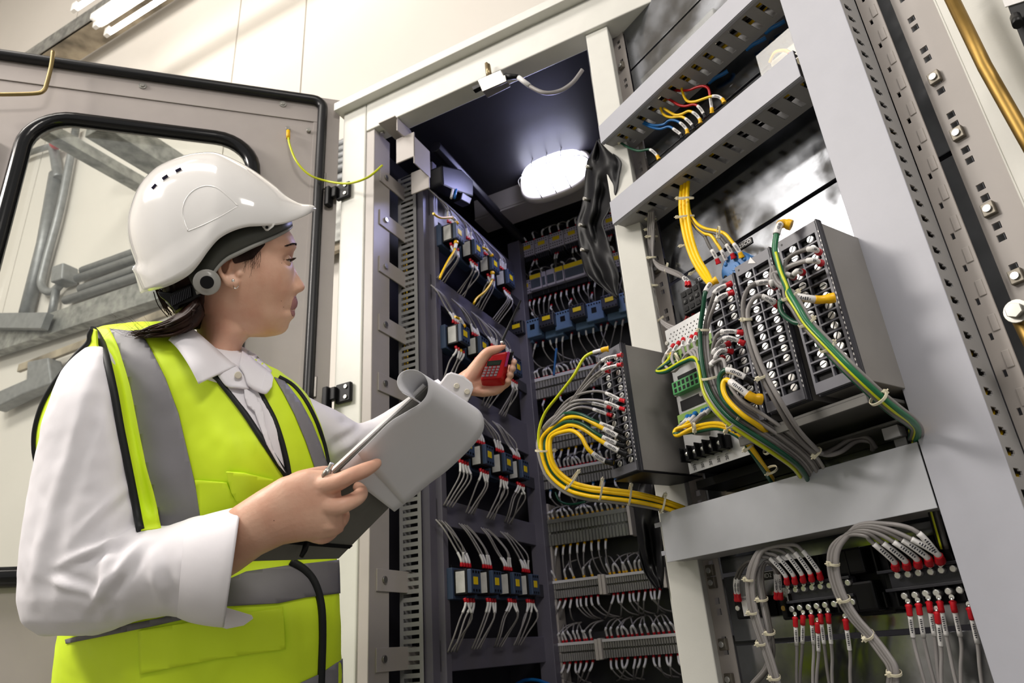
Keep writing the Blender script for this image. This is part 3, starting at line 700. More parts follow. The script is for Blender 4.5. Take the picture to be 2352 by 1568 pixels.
# ---------------------------------------------------------------- test switch blocks at the bottom
def tblock(u0, u1, z0, z1, label, n, px_top, px_bot):
    t = thing('terminal_block', label, 'terminal block', RK.p((u0+u1)/2, .08, z0))
    zm = (z0+z1)/2
    M().box(RK, u0, u1, .066, .104, z0, z1).build('base', BEZD, t, bevel=.002)
    M().box(RK, u0, u1, .052, .068, zm+.003, zm+.007).box(RK, u0+.006, u1, .052, .068, zm-.022, zm-.018).box(RK, u0+.012, u1, .060, .068, zm-.018, zm+.003).build('ribs', BLK2, t, bevel=.0006)
    m = M()
    for k in range(n+1):
        u = u0+k*(u1-u0)/n
        m.box(RK, u-.0012, u+.0012, .055, .067, zm+.006, z1-.003).box(RK, u-.0012, u+.0012, .055, .067, z0+.003, zm-.021)
    m.build('dividers', BEZD, t)
    for (x, y) in px_top+px_bot:
        P = RK.px(x, y, w=.055); M().tube([P+RK.W*.01, P-RK.W*.001, P-RK.W*.002], [.0048, .0048, .0036], 14).build('terminal_screw', SCREW, t)
    return t
c1t = [(1660+x/4.04, 1180+y/4.04) for x, y in ((602, 712), (677, 702), (752, 692), (830, 682), (908, 672), (990, 663), (1162, 637))]
c1b = [(1660+x/4.04, 1180+y/4.04) for x, y in ((642, 882), (715, 870), (797, 865), (872, 855), (950, 845), (1034, 835), (1205, 815))]
c2t = [(2000+x/4.04, 1180+y/4.04) for x, y in ((250, 572), (346, 560), (443, 547), (557, 536), (655, 521), (765, 507))]
c2b = [(2000+x/4.04, 1180+y/4.04) for x, y in ((313, 762), (411, 753), (510, 738), (611, 732), (722, 718), (827, 706))]
T1 = tblock(.193, .318, .873, .962, 'black screw terminal block under the broad duct, left of two, with red ring lugs', 8, c1t, c1b)
T2 = tblock(.363, .49, .873, .962, 'black screw terminal block under the broad duct, right of two, half behind the vertical duct', 7, c2t, c2b)
bk = thing('switch_block', 'glossy black ribbed block between the two screw terminal blocks', 'switch', RK.p(.33, .08, .87))
M().box(RK, .290, .345, .056, .104, .925, .963).box(RK, .292, .35, .056, .104, .873, .915).box(RK, .30, .36, .08, .104, .868, .965).build('body', BEZD, bk, bevel=.004)
for (x, lab) in ((1705, 'left'), (1812, 'right')):
    P = RK.loc(RK.px(x, 1395, w=.07)); u, z = P[0], P[2]
    t = thing('fuse_holder', 'black fuse holder with a small white 125V tag under the broad duct, %s one' % lab, 'fuse holder', RK.p(u, .08, z-.02))
    M().box(RK, u-.018, u+.045, .072, .104, z-.018, z+.016).build('body', BEZD, t, bevel=.003)
    M().box(RK, u-.0005, u+.0125, .0705, .0725, z-.014, z+.018).build('tag', WHT, t, bevel=.0005)
    text_mesh('125V', .0052, RK.mat(u+.006, .0702, z+.013) @ Matrix.Rotation(PI/2, 4, 'X'), MKM, 'tag_text', t)
    S_ = RK.p(u-.010, .072, z); M().tube([S_, S_-RK.W*.004], [.005, .004], 12).build('screw', BRASS if lab == 'right' else SCREW, t)
# ---------------------------------------------------------------- black vinyl sheet
VIN = mat('black_vinyl', '121215', .5, var=.1, spec=.35)
def sheet(rows, label, wbase=.03, amp=.011, n=22):
    rings = []; rows2 = [V(r) for r in rows]
    for q in catmull(rows2, 6):
        y, xl, xr = q; ring = []
        for k in range(n+1):
            f = k/n; nz = noise.noise(V((f*2.6, y*.014, 3)))+.5*noise.noise(V((f*5, y*.03, 7)))
            dd = amp*(.55*math.sin(f*7+y*.018)+.35*math.sin(f*12-y*.03+1.3)+1.1*nz)
            dd = amp*1.3*abs(dd/amp)**.75*(1 if dd > 0 else -1)
            ring.append(RK.px(xl+(xr-xl)*f, y+5*math.sin(f*5+y*.02)*(f*(1-f))*4, w=wbase+dd*(.3+.7*math.sin(PI*f))))
        rings.append(ring)
    t = M(); t.loft(rings, caps=False, closed=False)
    o = t.build('vinyl_sheet', VIN, label=label, cat='sheet')
    md = o.modifiers.new('Solidify', 'SOLIDIFY'); md.thickness = .0016
    return o
vs_ = sheet([(322, 1372, 1376), (345, 1362, 1400), (370, 1350, 1427), (400, 1345, 1424), (440, 1342, 1418), (480, 1335, 1402), (510, 1325, 1386), (530, 1326, 1390), (560, 1331, 1400), (600, 1338, 1412), (632, 1350, 1422), (660, 1382, 1420), (684, 1416, 1420)], 'crumpled black vinyl sheet hanging from the left end of the uppermost duct')
for (x, y) in ((1348, 382), (1342, 456), (1332, 516), (1336, 573)):
    P = RK.px(x, y, w=.012); M().tube([P+RK.W*.02, P-RK.W*.002], .0045, 12).build('eyelet', ZINC, vs_)
sheet([(1098, 1482, 1500), (1120, 1466, 1530), (1170, 1458, 1524), (1220, 1462, 1524), (1270, 1468, 1524), (1310, 1478, 1526), (1335, 1492, 1524), (1352, 1508, 1520)], 'black vinyl sheet hanging beside the left end of the broad duct', .06, .012)
# ================================================================ WIRES ON THE RACK
GRY2 = mat('grey_wire_dark', '716d6b', .42, var=.04); GRY3 = mat('grey_wire_light', '9b9796', .42, var=.04)
FMAT = {'R': REDF, 'Y': YELF, 'B': BLUF, 'K': BLK}
def seglen(P):
    s = [0]
    for a, b in zip(P[:-1], P[1:]): s.append(s[-1]+(b-a).length)
    return s
def subpath(P, s, a, b):
    out = []
    for i in range(len(P)):
        if a <= s[i] <= b: out.append(P[i])
    def at(t):
        for i in range(len(P)-1):
            if s[i] <= t <= s[i+1]: return P[i].lerp(P[i+1], (t-s[i])/max(1e-9, s[i+1]-s[i]))
        return P[-1]
    A, B = at(a), at(min(b, s[-1]))
    out = [p for p in out if (p-A).length > 1e-4 and (p-B).length > 1e-4]
    return [A]+out+[B]
INK = mat('sleeve_print', '3a3a42', .6)
marks = True
def wire(P, mt, r, label, fer=None, sl=0., fl=.011, group=None, n=6, lug=None, fr_=1.5, seg=6, sr=1.25):
    """insulated wire along 3D points P; P[0] is the terminal end with ferrule then sleeve"""
    P = catmull(P, n); s = seglen(P)
    if mt is GRY: mt = (GRY, GRY2, GRY, GRY3)[random.randrange(4)]
    o = M().tube(P, r, 8).build('wire', mt, label=label, cat='wire', group=group)
    if fer:
        q = subpath(P, s, 0, fl); k = len(q)
        rr = [r*fr_*(1.12 if i < k*.35 else .92) for i in range(k)]
        f = M().tube(q, rr, 10).build('ferrule', FMAT[fer], o)
        if lug:
            d = (q[0]-q[1]).normalized(); c = q[0]+d*.006; M().tube([q[0], q[0]+d*.0055], [r*.7, r*.9], 8).tube([c-RK.W*-.0008, c-RK.W*.0006], .0034, 12).build('ring_lug', SCREW, o)
    if sl:
        a = fl if fer else 0
        q = subpath(P, s, a*.97, a+sl); sv = M().tube(q, r*sr, 10).build('marker_sleeve', WHT, o)
        if marks and sl > .018:
            m = M(); ss = seglen(q)
            for k in range(7):
                c = subpath(q, ss, sl*(.2+.09*k), sl*(.2+.09*k)+.0002); p_, q_ = c[0], c[-1]; t = (q[-1]-q[0]).normalized()
                tc = (C0-p_).normalized(); b = t.cross(tc).normalized(); tc = b.cross(t).normalized(); h_ = r*(.55 if k % 3 else .35); w_ = sl*.025
                f = [p_+tc*(r*sr*1.005)+b*i*h_+t*j*w_ for i, j in ((-1, -1), (1, -1), (1, 1), (-1, 1))]; m.prism(f, tc*.0001)
            m.build('printed_code', INK, sv)
    return o
def R3(T, pts):
    x0, y0, k = T; return [RK.px(x0+p[0]/k, y0+p[1]/k, w=p[2]) for p in pts]
F0 = (0, 0, 1); T3 = (1200, 560, 2.45); TC = (1440, 480, 3.015); TD = (1340, 0, 3.92); TB = (1660, 1180, 4.04); TE = (2000, 1180, 4.04); T2 = (820, 940, 2.4974); TF = (1320, 280, 3.266)
def offs(P, dx, dz):
    return [p+RK.U*(dx)+ZZ*(dz) for p in P]
ntie = [0]
def tie(T, x, y, w, ang, hw, label, dep=None, group=None, th=.0016, head=1):
    """nylon tie wrapped round a bundle; ang = bundle direction in the photo plane (deg, 0 = right, 90 = down)"""
    c = R3(T, [(x, y, w)])[0]; d = (c-C0).dot(FW)/FL; hw = hw/T[2]*d
    t = (RT*math.cos(math.radians(ang))-UP*math.sin(math.radians(ang))); a = (RT*math.sin(math.radians(ang))+UP*math.cos(math.radians(ang))); b = RK.W
    b = (b-t*b.dot(t)-a*b.dot(a)).normalized(); dp = dep or max(hw*.7, .004)
    m = M(); ring = [c+a*math.cos(q)*hw+b*math.sin(q)*dp for q in [2*PI*k/20 for k in range(20)]]
    rs = []
    for i, p in enumerate(ring):
        n = (p-c).normalized(); rs.append([p+t*.0019+n*.0001, p+t*.0019+n*.0012, p-t*.0019+n*.0012, p-t*.0019+n*.0001])
    rs.append(rs[0]); m.loft(rs, 0, False, False)
    hc = c-a*hw*head-b*dp*.25
    h = []
    for sx in (-1, 1):
        h.append([hc+t*(.0031*sx)+a*.0027*i-b*.0027*j for i, j in ((-1, -1), (1, -1), (1, 1), (-1, 1))])
    m.prism(h[0], t*.0062)
    m.tube([hc-a*.002, hc-a*.0055*head], .0011, 6)
    return m.build('cable_tie', TIE, label=label, cat='cable tie', group=group, bevel=.0004)
# ---- A: loop into the small left relay
G = 'grey wires looping to the small left relay'
def lp(pre, o1, o2, o3, end=1):
    """shared loop: o1 offset along the loop's thickness at three stations"""
    return pre
LB = [(1262, 1002, -.15), (1258, 1036, -.15), (1272, 1078, -.14), (1308, 1110, -.12), (1352, 1124, -.10), (1400, 1130, -.08), (1460, 1138, -.05), (1520, 1152, -.01), (1575, 1172, .03)]
LN = [(1, -.05), (1, 0), (.8, .6), (.5, .9), (.2, 1), (.05, 1), (-.15, 1), (-.3, .95), (-.35, .95)]
def loopbundle(k, dw=0): return [(x-nx*k, y+ny*k if False else y+ny*k, w+dw) for (x, y, w), (nx, ny) in zip(LB, [(-a, -b) if False else (a, b) for a, b in LN])]
FR = -.118
hd_ = {
 'y1': ([(1436, 1012, FR), (1416, 1000, -.13), (1374, 978, -.15), (1340, 960, -.155), (1312, 957, -.155), (1286, 968, -.155)], -14, YEL, 'K', 'outer thick yellow wire of the loop into the small left relay'),
 'y2': ([(1440, 1044, FR), (1418, 1034, -.13), (1376, 1010, -.15), (1345, 988, -.155), (1316, 976, -.155), (1292, 982, -.155)], 0, YEL, 'K', 'middle thick yellow wire of the loop into the small left relay'),
 'y3': ([(1410, 1062, FR), (1384, 1056, -.13), (1352, 1032, -.15), (1336, 1004, -.155), (1318, 990, -.155), (1298, 990, -.155)], 6, YEL, 'K', 'innermost thick yellow wire of the loop into the small left relay'),
 'g1': ([(1430, 992, FR), (1408, 984, -.13), (1368, 968, -.15), (1332, 951, -.157), (1300, 949, -.157), (1280, 962, -.157)], -6, GRN, 'K', 'outer dark green wire of the loop into the small left relay'),
 'g2': ([(1436, 1024, FR), (1412, 1016, -.13), (1374, 998, -.15), (1338, 974, -.157), (1308, 968, -.157), (1286, 976, -.157)], -3, GRN, 'K', 'inner dark green wire of the loop into the small left relay'),
}
for k, (pre, of, mt, fe, lab) in hd_.items():
    P = R3(F0, pre+loopbundle(-of, .004 if mt is GRN else 0))
    wire(P, mt, .0041 if mt is YEL else .0036, lab, fe, .028, .016, sr=1.18, fr_=1.45)
for j, (a, b) in enumerate((((1417, 817), (1375, 835)), ((1417, 839), (1370, 858)), ((1393, 838), (1365, 868)), ((1388, 854), (1358, 878)))):
    pre = [(a[0]+12, a[1]-2, FR), (a[0], a[1], -.122), (b[0], b[1], -.14), (1312-3*j, 920+5*j, -.155), (1268-3*j, 968, -.158)]
    wire(R3(F0, pre+loopbundle([14, 17, 20, 22][j], .012)), GRY, .0027, 'thin grey wire with red lug in the loop to the small left relay', 'R', .032, .010, G)
for j, (a, b) in enumerate((((1425, 918), (1372, 898)), ((1425, 937), (1372, 919)), ((1396, 934), (1350, 925)), ((1396, 951), (1345, 935)))):
    pre = [(a[0]+10, a[1]+3, FR), (a[0], a[1], -.122), (b[0], b[1], -.14), (1310, 915+9*j, -.155), (1272, 958+5*j, -.158)]
    wire(R3(F0, pre+loopbundle([12, 15, 19, 23][j], .018)), GRY, .0027, 'thin grey wire with red lug in the loop to the small left relay', 'R', .032, .010, G)
wire(R3(F0, [(1398, 801, FR), (1385, 803, -.125), (1345, 818, -.14), (1318, 862, -.15), (1285, 905, -.155), (1252, 948, -.155), (1238, 990, -.155), (1240, 1030, -.15), (1258, 1088, -.13)]), YG, .003, 'yellow-green wire arching highest to the small left relay', 'Y', .018, .014, fr_=1.8)
for (x, y, a, hw, lb) in ((1252, 1034, 88, 22, 'on the upright part of the loop by the small left relay'), (1314, 1103, 35, 26, 'below the small left relay, where the loop bends'), (1380, 1124, 8, 24, 'on the yellow bundle, second after the bend'), (1446, 1136, 8, 24, 'on the yellow bundle, third after the bend'), (1522, 1156, 14, 22, 'on the yellow bundle, nearest the broad duct')):
    ww = {1252: -.15, 1314: -.12, 1380: -.09, 1446: -.058, 1522: -.01}[x]
    tie(F0, x, y, ww, a, hw, 'pale nylon tie '+lb, dep=.011, head=-1)
# ---- B: bundle in front of the module and relay A
BM = [(1614, 760, -.13), (1618, 830, -.135), (1634, 895, -.135), (1672, 948, -.13), (1724, 985, -.11), (1785, 1025, -.08), (1840, 1068, -.03), (1868, 1115, .03)]
BN = [(1, 0), (1, -.1), (.9, -.4), (.7, -.7), (.55, -.85), (.5, -.85), (.7, -.6), (.9, -.3)]
def bb(k, dw=0, a=0): return [(x+nx*k, y+ny*k, w+dw) for (x, y, w), (nx, ny) in list(zip(BM, BN))[a:]]
wire(R3(F0, [(1648, 642, FR), (1632, 652, -.125), (1620, 672, -.14), (1616, 700, -.14)]+bb(-6, -.008)), GRN, .0036, 'green earth wire with yellow ferrule running down in front of the terminal module', 'Y', .022, .014, fr_=1.6)
G = 'grey wires from the relays past the terminal module'
LB_ = 'grey wire with red lug curving from the relay down past the terminal module'
src = [((1178, 222), (1100, 255), (1068, 310)), ((1188, 272), (1110, 300), (1075, 360)), ((1245, 500), (1150, 492), (1090, 520)), ((1252, 562), (1160, 528), (1100, 560)), ((1165, 560), (1110, 582), (1075, 610)), ((1182, 606), (1120, 600), (1085, 640)), ((1130, 640), (1090, 650), (1060, 680))]
for j, (a, b, c) in enumerate(src):
    st_ = 0 if j < 2 else 1
    cv = lambda p, w: (T3[0]+p[0]/T3[2], T3[1]+p[1]/T3[2], w)
    wire(R3(F0, [cv(a, FR), cv(b, -.135), cv(c, -.14)]+bb(4+6.5*j, .004*(j % 3), st_)), GRY, .0029, LB_, 'R', .024, .010, G)
G2_ = 'grey wires from the green plugs of the module'
for j, (x, y) in enumerate(((1548, 792), (1560, 786), (1590, 772), (1600, 766), (1570, 778))):
    wire(R3(F0, [(x, y, -.04), (x-18+4*j, y+22, -.06), (x-24+8*j, y+42, -.08), (1550+10*j, y+60-4*j, -.09), (1585+8*j, 810-3*j, -.10)]+bb(-12-4*j if j < 3 else 34, .01, 2)), GRY, .0027, 'grey wire with red ferrule plugged into the upper green plug of the module', 'R', .022, .010, G2_)
for j in range(2):
    wire(R3(F0, [(1545+10*j, 812, -.05), (1530+6*j, 832, -.08), (1508, 852, -.09), (1530, 850+4*j, -.10), (1570, 828+4*j, -.105), (1600, 826+3*j, -.11)]+bb(-18+50*j, .008, 2)), YG if j == 0 else GRN, .003, ['yellow-green wire', 'dark green wire'][j]+' looping out left of the terminal module', 'Y' if j == 0 else None, .0, .012)
G3_ = 'blue-ferruled wires of the lowest green plug'
YB = [(1600, 985, -.07), (1650, 978, -.09), (1698, 998, -.09), (1728, 1035, -.07), (1755, 1075, -.03), (1775, 1105, .02)]
for j, (x, y) in enumerate(((1610, 952), (1592, 958), (1575, 965))):
    wire(R3(F0, [(x+6, y-8, -.035), (x-2, y+4, -.05), (x-24, y+22, -.07), (1552-2*j, 986+4*j, -.08), (1556, 1000-2*j, -.085)]+[(a, b+6*j-6, c+.003*j) for a, b, c in YB]), [YEL, YEL, GRN][j], .0034, ['upper thick yellow wire leaving the lowest green plug', 'lower thick yellow wire leaving the lowest green plug', 'dark green wire leaving the lowest green plug with the yellow ones'][j], 'B', .018, .012)
for j, (x, y) in enumerate(((1620, 946), (1584, 962), (1628, 942))):
    wire(R3(F0, [(x+4, y-6, -.035), (x-6, y+6, -.055), (x-26, y+20, -.07), (1580+4*j, 992, -.06), (1630, 990+3*j, -.05)]), GRY, .003, 'short grey wire with a blue ferrule under the lowest green plug', 'B', .016, .012, G3_)
wire(R3(T3, [(1302, 778, FR), (1262, 755, -.125), (1185, 718, -.135), (1135, 715, -.14), (1108, 765, -.14), (1125, 860, -.14), (1190, 935, -.135), (1300, 1010, -.11), (1420, 1090, -.06), (1560, 1180, .0)]), GRN, .0042, 'thick green wire with grey sleeve and black boot under the left relay of the three', 'K', .03, .014, sr=1.2)
wire(R3(T3, [(1345, 875, FR), (1290, 862, -.13), (1215, 808, -.14), (1150, 765, -.14), (1128, 800, -.142), (1150, 870, -.142), (1230, 955, -.135), (1330, 1025, -.11), (1440, 1110, -.05)]), YEL, .004, 'thick yellow wire with white sleeve and big yellow lug at the bottom of the relays', 'Y', .034, .022, sr=1.35, fr_=1.9)
for (x, y, w, a, hw, lb, hh) in ((1020, 485, -.132, 90, 30, 'high on the bundle in front of the terminal module', 1), (1060, 750, -.135, 75, 48, 'where the bundle passes the module window', -1), (1190, 985, -.12, 35, 62, 'across the thick bundle below the lowest green plug', -1), (1400, 1130, -.06, 35, 62, 'on the thick bundle above the left part of the broad duct', -1), (1530, 1180, -.02, 40, 60, 'lowest on the thick bundle entering the broad duct', -1), (965, 1030, -.08, -5, 22, 'on the yellow pair below the lowest green plug', 1), (1150, 1030, -.09, 20, 26, 'on the yellow pair right of the barrier terminals', 1), (1270, 1140, -.075, 50, 28, 'on the yellow pair beside the module lower edge', 1), (1400, 1270, -.01, 55, 32, 'on the yellow pair dipping into the broad duct', 1), (870, 640, -.085, -25, 26, 'on the small loop left of the module', 1)):
    tie(T3, x, y, w, a, hw, 'pale nylon tie '+lb, dep=.014 if hw > 30 else .006, head=hh)
# ---- C: two grey wires down the middle relay
wire(R3(T3, [(1405, 228, FR), (1380, 215, -.13), (1320, 222, -.14), (1272, 250, -.15), (1242, 330, -.155), (1250, 450, -.155), (1288, 600, -.155), (1345, 745, -.15), (1430, 900, -.14), (1520, 1050, -.11), (1600, 1140, -.07), (1680, 1180, -.03), (1760, 1150, .0), (1850, 1095, .02), (1940, 1090, .03), (1990, 1150, .04)]), GRY, .0035, 'grey wire curving down over the middle relay, upper of a pair', 'R', .02, .010)
wire(R3(T3, [(1438, 345, FR), (1410, 325, -.13), (1345, 295, -.14), (1300, 310, -.15), (1268, 380, -.155), (1280, 480, -.155), (1315, 605, -.155), (1372, 740, -.15), (1455, 890, -.14), (1545, 1035, -.11), (1625, 1125, -.07), (1700, 1185, -.02), (1790, 1170, .0), (1880, 1110, .03), (1960, 1115, .04), (1970, 1160, .05)]), GRY, .0035, 'grey wire curving down over the middle relay, lower of a pair', 'R', .02, .010)
for (x, y, a, hw, w, lb) in ((1262, 425, 88, 26, -.155, 'on the grey pair over the middle relay, uppermost'), (1350, 745, 65, 32, -.15, 'on the grey pair over the middle relay, second from top'), (1655, 1172, 40, 30, -.04, 'on the grey pair just above the broad duct')):
    tie(T3, x, y, w, a, hw, 'pale nylon tie '+lb, dep=.007)
# ---- D: bundle down the right relay
DM = [(1115, 590, -.15), (1175, 690, -.155), (1245, 800, -.155), (1385, 950, -.155), (1540, 1110, -.15), (1710, 1270, -.13), (1850, 1390, -.10), (1960, 1470, -.06), (2005, 1530, -.02), (1990, 1600, .02)]
DN = [(1, -.4), (1, -.6), (.9, -.6), (.8, -.75), (.75, -.75), (.7, -.75), (.6, -.85), (.8, -.5), (1, 0), (1, .2)]
def db(k, dw=0, a=0): return [(x+nx*k, y+ny*k, w+dw) for (x, y, w), (nx, ny) in list(zip(DM, DN))[a:]]
wire(R3(TC, [(1140, 112, FR), (1078, 100, -.125), (1048, 130, -.135), (1030, 210, -.14), (1025, 290, -.145), (1055, 400, -.15), (1090, 500, -.15)]+db(12, -.008)), mat('green_earth_wire', '1e6b45', .3, var=.05), .0042, 'green earth wire with big yellow lug at the top of the right relay', 'Y', .02, .018, fr_=1.7)
wire(R3(TC, [(1030, 300, -.148), (1065, 430, -.154), (1110, 540, -.158)]+db(-8, -.010)), YG, .002, 'thin yellow-green wire lying along the green one over the right relay')
wire(R3(TC, [(1440, 612, FR), (1340, 628, -.13), (1240, 618, -.145), (1160, 605, -.15), (1120, 620, -.152)]+db(26, .006, 1)), YEL, .004, 'yellow wire with white sleeve and big yellow lug halfway down the right relay', 'Y', .032, .026, fr_=1.6, sr=1.35)
G = 'grey wires of the bundle over the right relay'
for j, P in enumerate(([(1330, 300), (1290, 275), (1210, 290), (1130, 330), (1095, 400)], [(1345, 375), (1290, 355), (1215, 365), (1120, 400), (1090, 450)], [(1215, 440), (1180, 430), (1150, 455), (1100, 470), (1090, 520)], [(1025, 540), (1005, 520), (1000, 460), (1012, 400), (1050, 500)], [(1050, 655), (1020, 640), (940, 600), (890, 640), (1010, 560)])):
    if j == 4: P = [(1155, 470), (1130, 460), (1060, 440), (1010, 450), (1050, 530)]
    wire(R3(TC, [(P[0][0], P[0][1], FR)]+[(x, y, -.14) for x, y in P[1:]]+db(-22+11*j+(14 if j > 1 else 0), .006*(j % 2))), GRY, .0032, 'grey wire with red lug in the bundle slanting over the right relay', 'R', .02, .011, G)
wire(R3(TC, [(1090, 640, -.14), (1060, 640, -.14), (1075, 720, -.145), (1150, 780, -.15), (1230, 810, -.15)]+db(-28, .006, 3)), GRN, .0036, 'green wire bowing left of the bundle over the right relay')
for (x, y, a, hw, i, lb) in ((1130, 600, 58, 56, 0, 'top one on the bundle over the right relay'), (1240, 785, 55, 50, 2, 'second one on the bundle over the right relay'), (1385, 955, 48, 48, 3, 'third one on the bundle over the right relay'), (1740, 1310, 42, 58, 5, 'near the bend of the bundle beside the vertical duct')):
    tie(TC, x, y, DM[i][2], a, hw, 'pale nylon tie, '+lb, dep=.012, head=-1)
# ---- wires dropping behind the end of the broad duct
G = 'wires behind the right end of the broad duct'
for j, mt in enumerate((BLK, YG, BLK, GRYD)):
    wire(R3(F0, [(2086+5*j, 985, .02), (2100+5*j, 1040, .03), (2118+5*j, 1100, .035), (2135+5*j, 1170, .04), (2160+5*j, 1260, .05)]), mt, .0032, ['black wire, left of two, dropping behind the right end of the broad duct', 'yellow-green wire dropping behind the right end of the broad duct', 'black wire, right of two, dropping behind the right end of the broad duct', 'dark grey wire dropping behind the right end of the broad duct'][j])
# ---- E: yellow bundle out of the middle duct
for j in range(3):
    wire(R3(F0, [(1632+3*j, 655, -.02), (1612+7*j, 632-2*j, .0), (1588+8*j, 590, .01), (1572+8*j, 540, .02), (1563+8*j, 480, .03), (1566+7*j, 425, .04), (1568+7*j, 405, .05)]), YEL, .0042, ['left', 'middle', 'right'][j]+' yellow wire of the three running straight down from the middle duct')
for j, (mt, end, fe, lab) in enumerate(((YEL, (1704, 592), 'Y', 'upper yellow wire branching right to the round blue device'), (GRYD, (1686, 594), 'R', 'dark grey wire branching to the round blue device, second from right'), (YEL, (1668, 598), None, 'lower yellow wire branching right to the round blue device'), (GRYD, (1651, 606), 'R', 'dark grey wire branching to the round blue device, leftmost'))):
    ex, ey = end
    wire(R3(F0, [(ex, ey, .04), (ex-6, ey-14, .035), (ex-22, ey-36-2*j, .03), (ex-44+4*j, 534+3*j, .03), (1618, 524+6*j, .03), (1596, 508+4*j, .035), (1582-2*j, 480, .035), (1580-2*j, 425, .045), (1580, 405, .05)]), mt, .0032, lab, fe, .022, .010)
for (x, y, a, hw, lb) in ((1574, 455, 88, 19, 'top one on the yellow bundle under the middle duct'), (1574, 497, 85, 20, 'second one on the yellow bundle under the middle duct'), (1577, 562, 78, 15, 'third one on the yellow bundle under the middle duct'), (1600, 620, 60, 17, 'lowest one on the yellow bundle under the middle duct'), (1650, 532, 5, 12, 'on the wires branching to the round blue device')):
    tie(F0, x, y, .025, a, hw, 'pale nylon tie, '+lb, dep=.006)
# ---- F: grey bundle at the left post
for j in range(3):
    wire(R3(F0, [(1553-3*j, 752+3*j, .06), (1532, 744+4*j, .06), (1514-2*j, 728, .065), (1503-2*j, 690, .07), (1500-3*j, 640, .07), (1493+3*j, 590, .07), (1490+4*j, 540, .06), (1490+5*j, 500, .05), (1492+4*j, 485, .04)]), GRY, .003, ['left', 'middle', 'right'][j]+' grey wire hanging beside the left post, below the middle duct')
for j in range(4):
    wire(R3(F0, [(1578+(j % 2)*6, 657, .03), (1575+(j % 2)*6, 645, .035), (1562+3*(j % 2), 628+3*j, .05), (1535, 616+3*j, .06), (1512, 606+3*j, .065), (1500, 590, .066), (1496+2*j, 540, .06), (1493+3*j, 490, .05)]), GRY, .0026, 'grey wire with white sleeve and red ferrule entering the small black connector block', 'R', .024, .012, 'grey wires into the small black connector block')
for j in range(3):
    wire(R3(F0, [(1580+6*j, 716, .03), (1578+6*j, 726, .04), (1572+6*j, 742, .06), (1565+6*j, 760, .075)]), REDW, .003, 'short red-ended wire under the small black connector block', 'R', .0, .010, 'red-ended wires under the connector block')
for (x, y, a, hw, lb) in ((1496, 503, 88, 11, 'first below the middle duct'), (1494, 527, 88, 11, 'second below the middle duct'), (1498, 543, 88, 12, 'third below the middle duct'), (1497, 591, 86, 9, 'fourth below the middle duct'), (1531, 613, 15, 9, 'on the branch to the connector block'), (1503, 655, 88, 8, 'fifth below the middle duct'), (1516, 732, 55, 9, 'lowest, above the perforated module')):
    tie(F0, x, y, .064, a, hw, 'pale tie on grey wires by the left post, '+lb, dep=.005)
# ---- G: wires out of the uppermost duct
for (lab, mt, P, fe) in (
 ('upper red wire under the uppermost duct', REDW, [(1158, 1015), (1155, 985), (1142, 880), (1125, 800), (1080, 775), (1020, 785), (950, 810), (850, 815), (745, 790)], 'Y'),
 ('lower red wire under the uppermost duct', REDW, [(1100, 1060), (1085, 1030), (1050, 975), (1000, 940), (920, 955), (860, 945), (800, 910), (725, 870)], 'K'),
 ('yellow wire under the uppermost duct, rightmost of three', YEL, [(1268, 925), (1252, 895), (1210, 868), (1150, 868), (1080, 890), (1000, 915), (930, 905), (890, 820), (878, 710)], 'Y'),
 ('yellow wire under the uppermost duct, middle of three', YEL, [(1055, 1110), (1045, 1070), (1005, 1025), (950, 1000), (890, 1025), (830, 1035), (770, 1005), (725, 975)], 'Y'),
 ('yellow wire under the uppermost duct, leftmost of three', YEL, [(995, 1165), (980, 1130), (940, 1085), (880, 1050), (780, 1055), (715, 1020), (685, 935)], 'K'),
 ('upper blue wire under the uppermost duct', BLUW, [(938, 1205), (928, 1165), (890, 1120), (830, 1085), (770, 1085), (720, 1120), (620, 1125), (500, 1078)], 'Y'),
 ('lower blue wire under the uppermost duct', BLUW, [(890, 1245), (875, 1210), (830, 1175), (770, 1140), (690, 1160), (600, 1140), (490, 1085)], 'K'),
 ('dark green wire under the left end of the uppermost duct', GRN, [(680, 1435), (665, 1405), (635, 1370), (590, 1345), (500, 1358), (410, 1330), (330, 1280)], 'Y')):
    wire(R3(TD, [(x, y, .062-.02*i/len(P)) for i, (x, y) in enumerate(P)]), mt, .0029, lab, fe, .028, .010, sr=1.15)
tie(TD, 325, 1270, .04, 20, 16, 'pale nylon tie with a square head under the left end of the uppermost duct', dep=.004)
for (x, y, mt, lab) in ((1700, 250, BLUW, 'blue wire behind the uppermost duct, highest'), (1530, 400, BLUW, 'blue wire behind the uppermost duct, above the clear-covered box'), (1190, 700, BLUW, 'blue wire behind the uppermost duct, lowest')):
    wire(R3(TD, [(x-60, y+45, .09), (x, y, .088), (x+60, y-30, .09), (x+110, y-60, .095)]), mt, .0045, lab)
wire(R3(TD, [(1680, 560, .07), (1720, 480, .06), (1780, 455, .055), (1850, 470, .06), (1900, 560, .06), (1960, 640, .055)]), YEL, .0033, 'yellow wire arching beside the clear-covered box and the vertical duct')
for j, mt in enumerate((REDW, BLUW, YEL, BLK)):
    wire(R3(TD, [(1850+12*j, 480, .055), (1880+10*j, 560, .045), (1900+10*j, 640, .05), (1910+8*j, 720, .05), (1920, 800, .05)]), mt, .003, ['red', 'blue', 'second yellow', 'black'][j]+' wire squeezed between the middle duct end and the vertical duct')
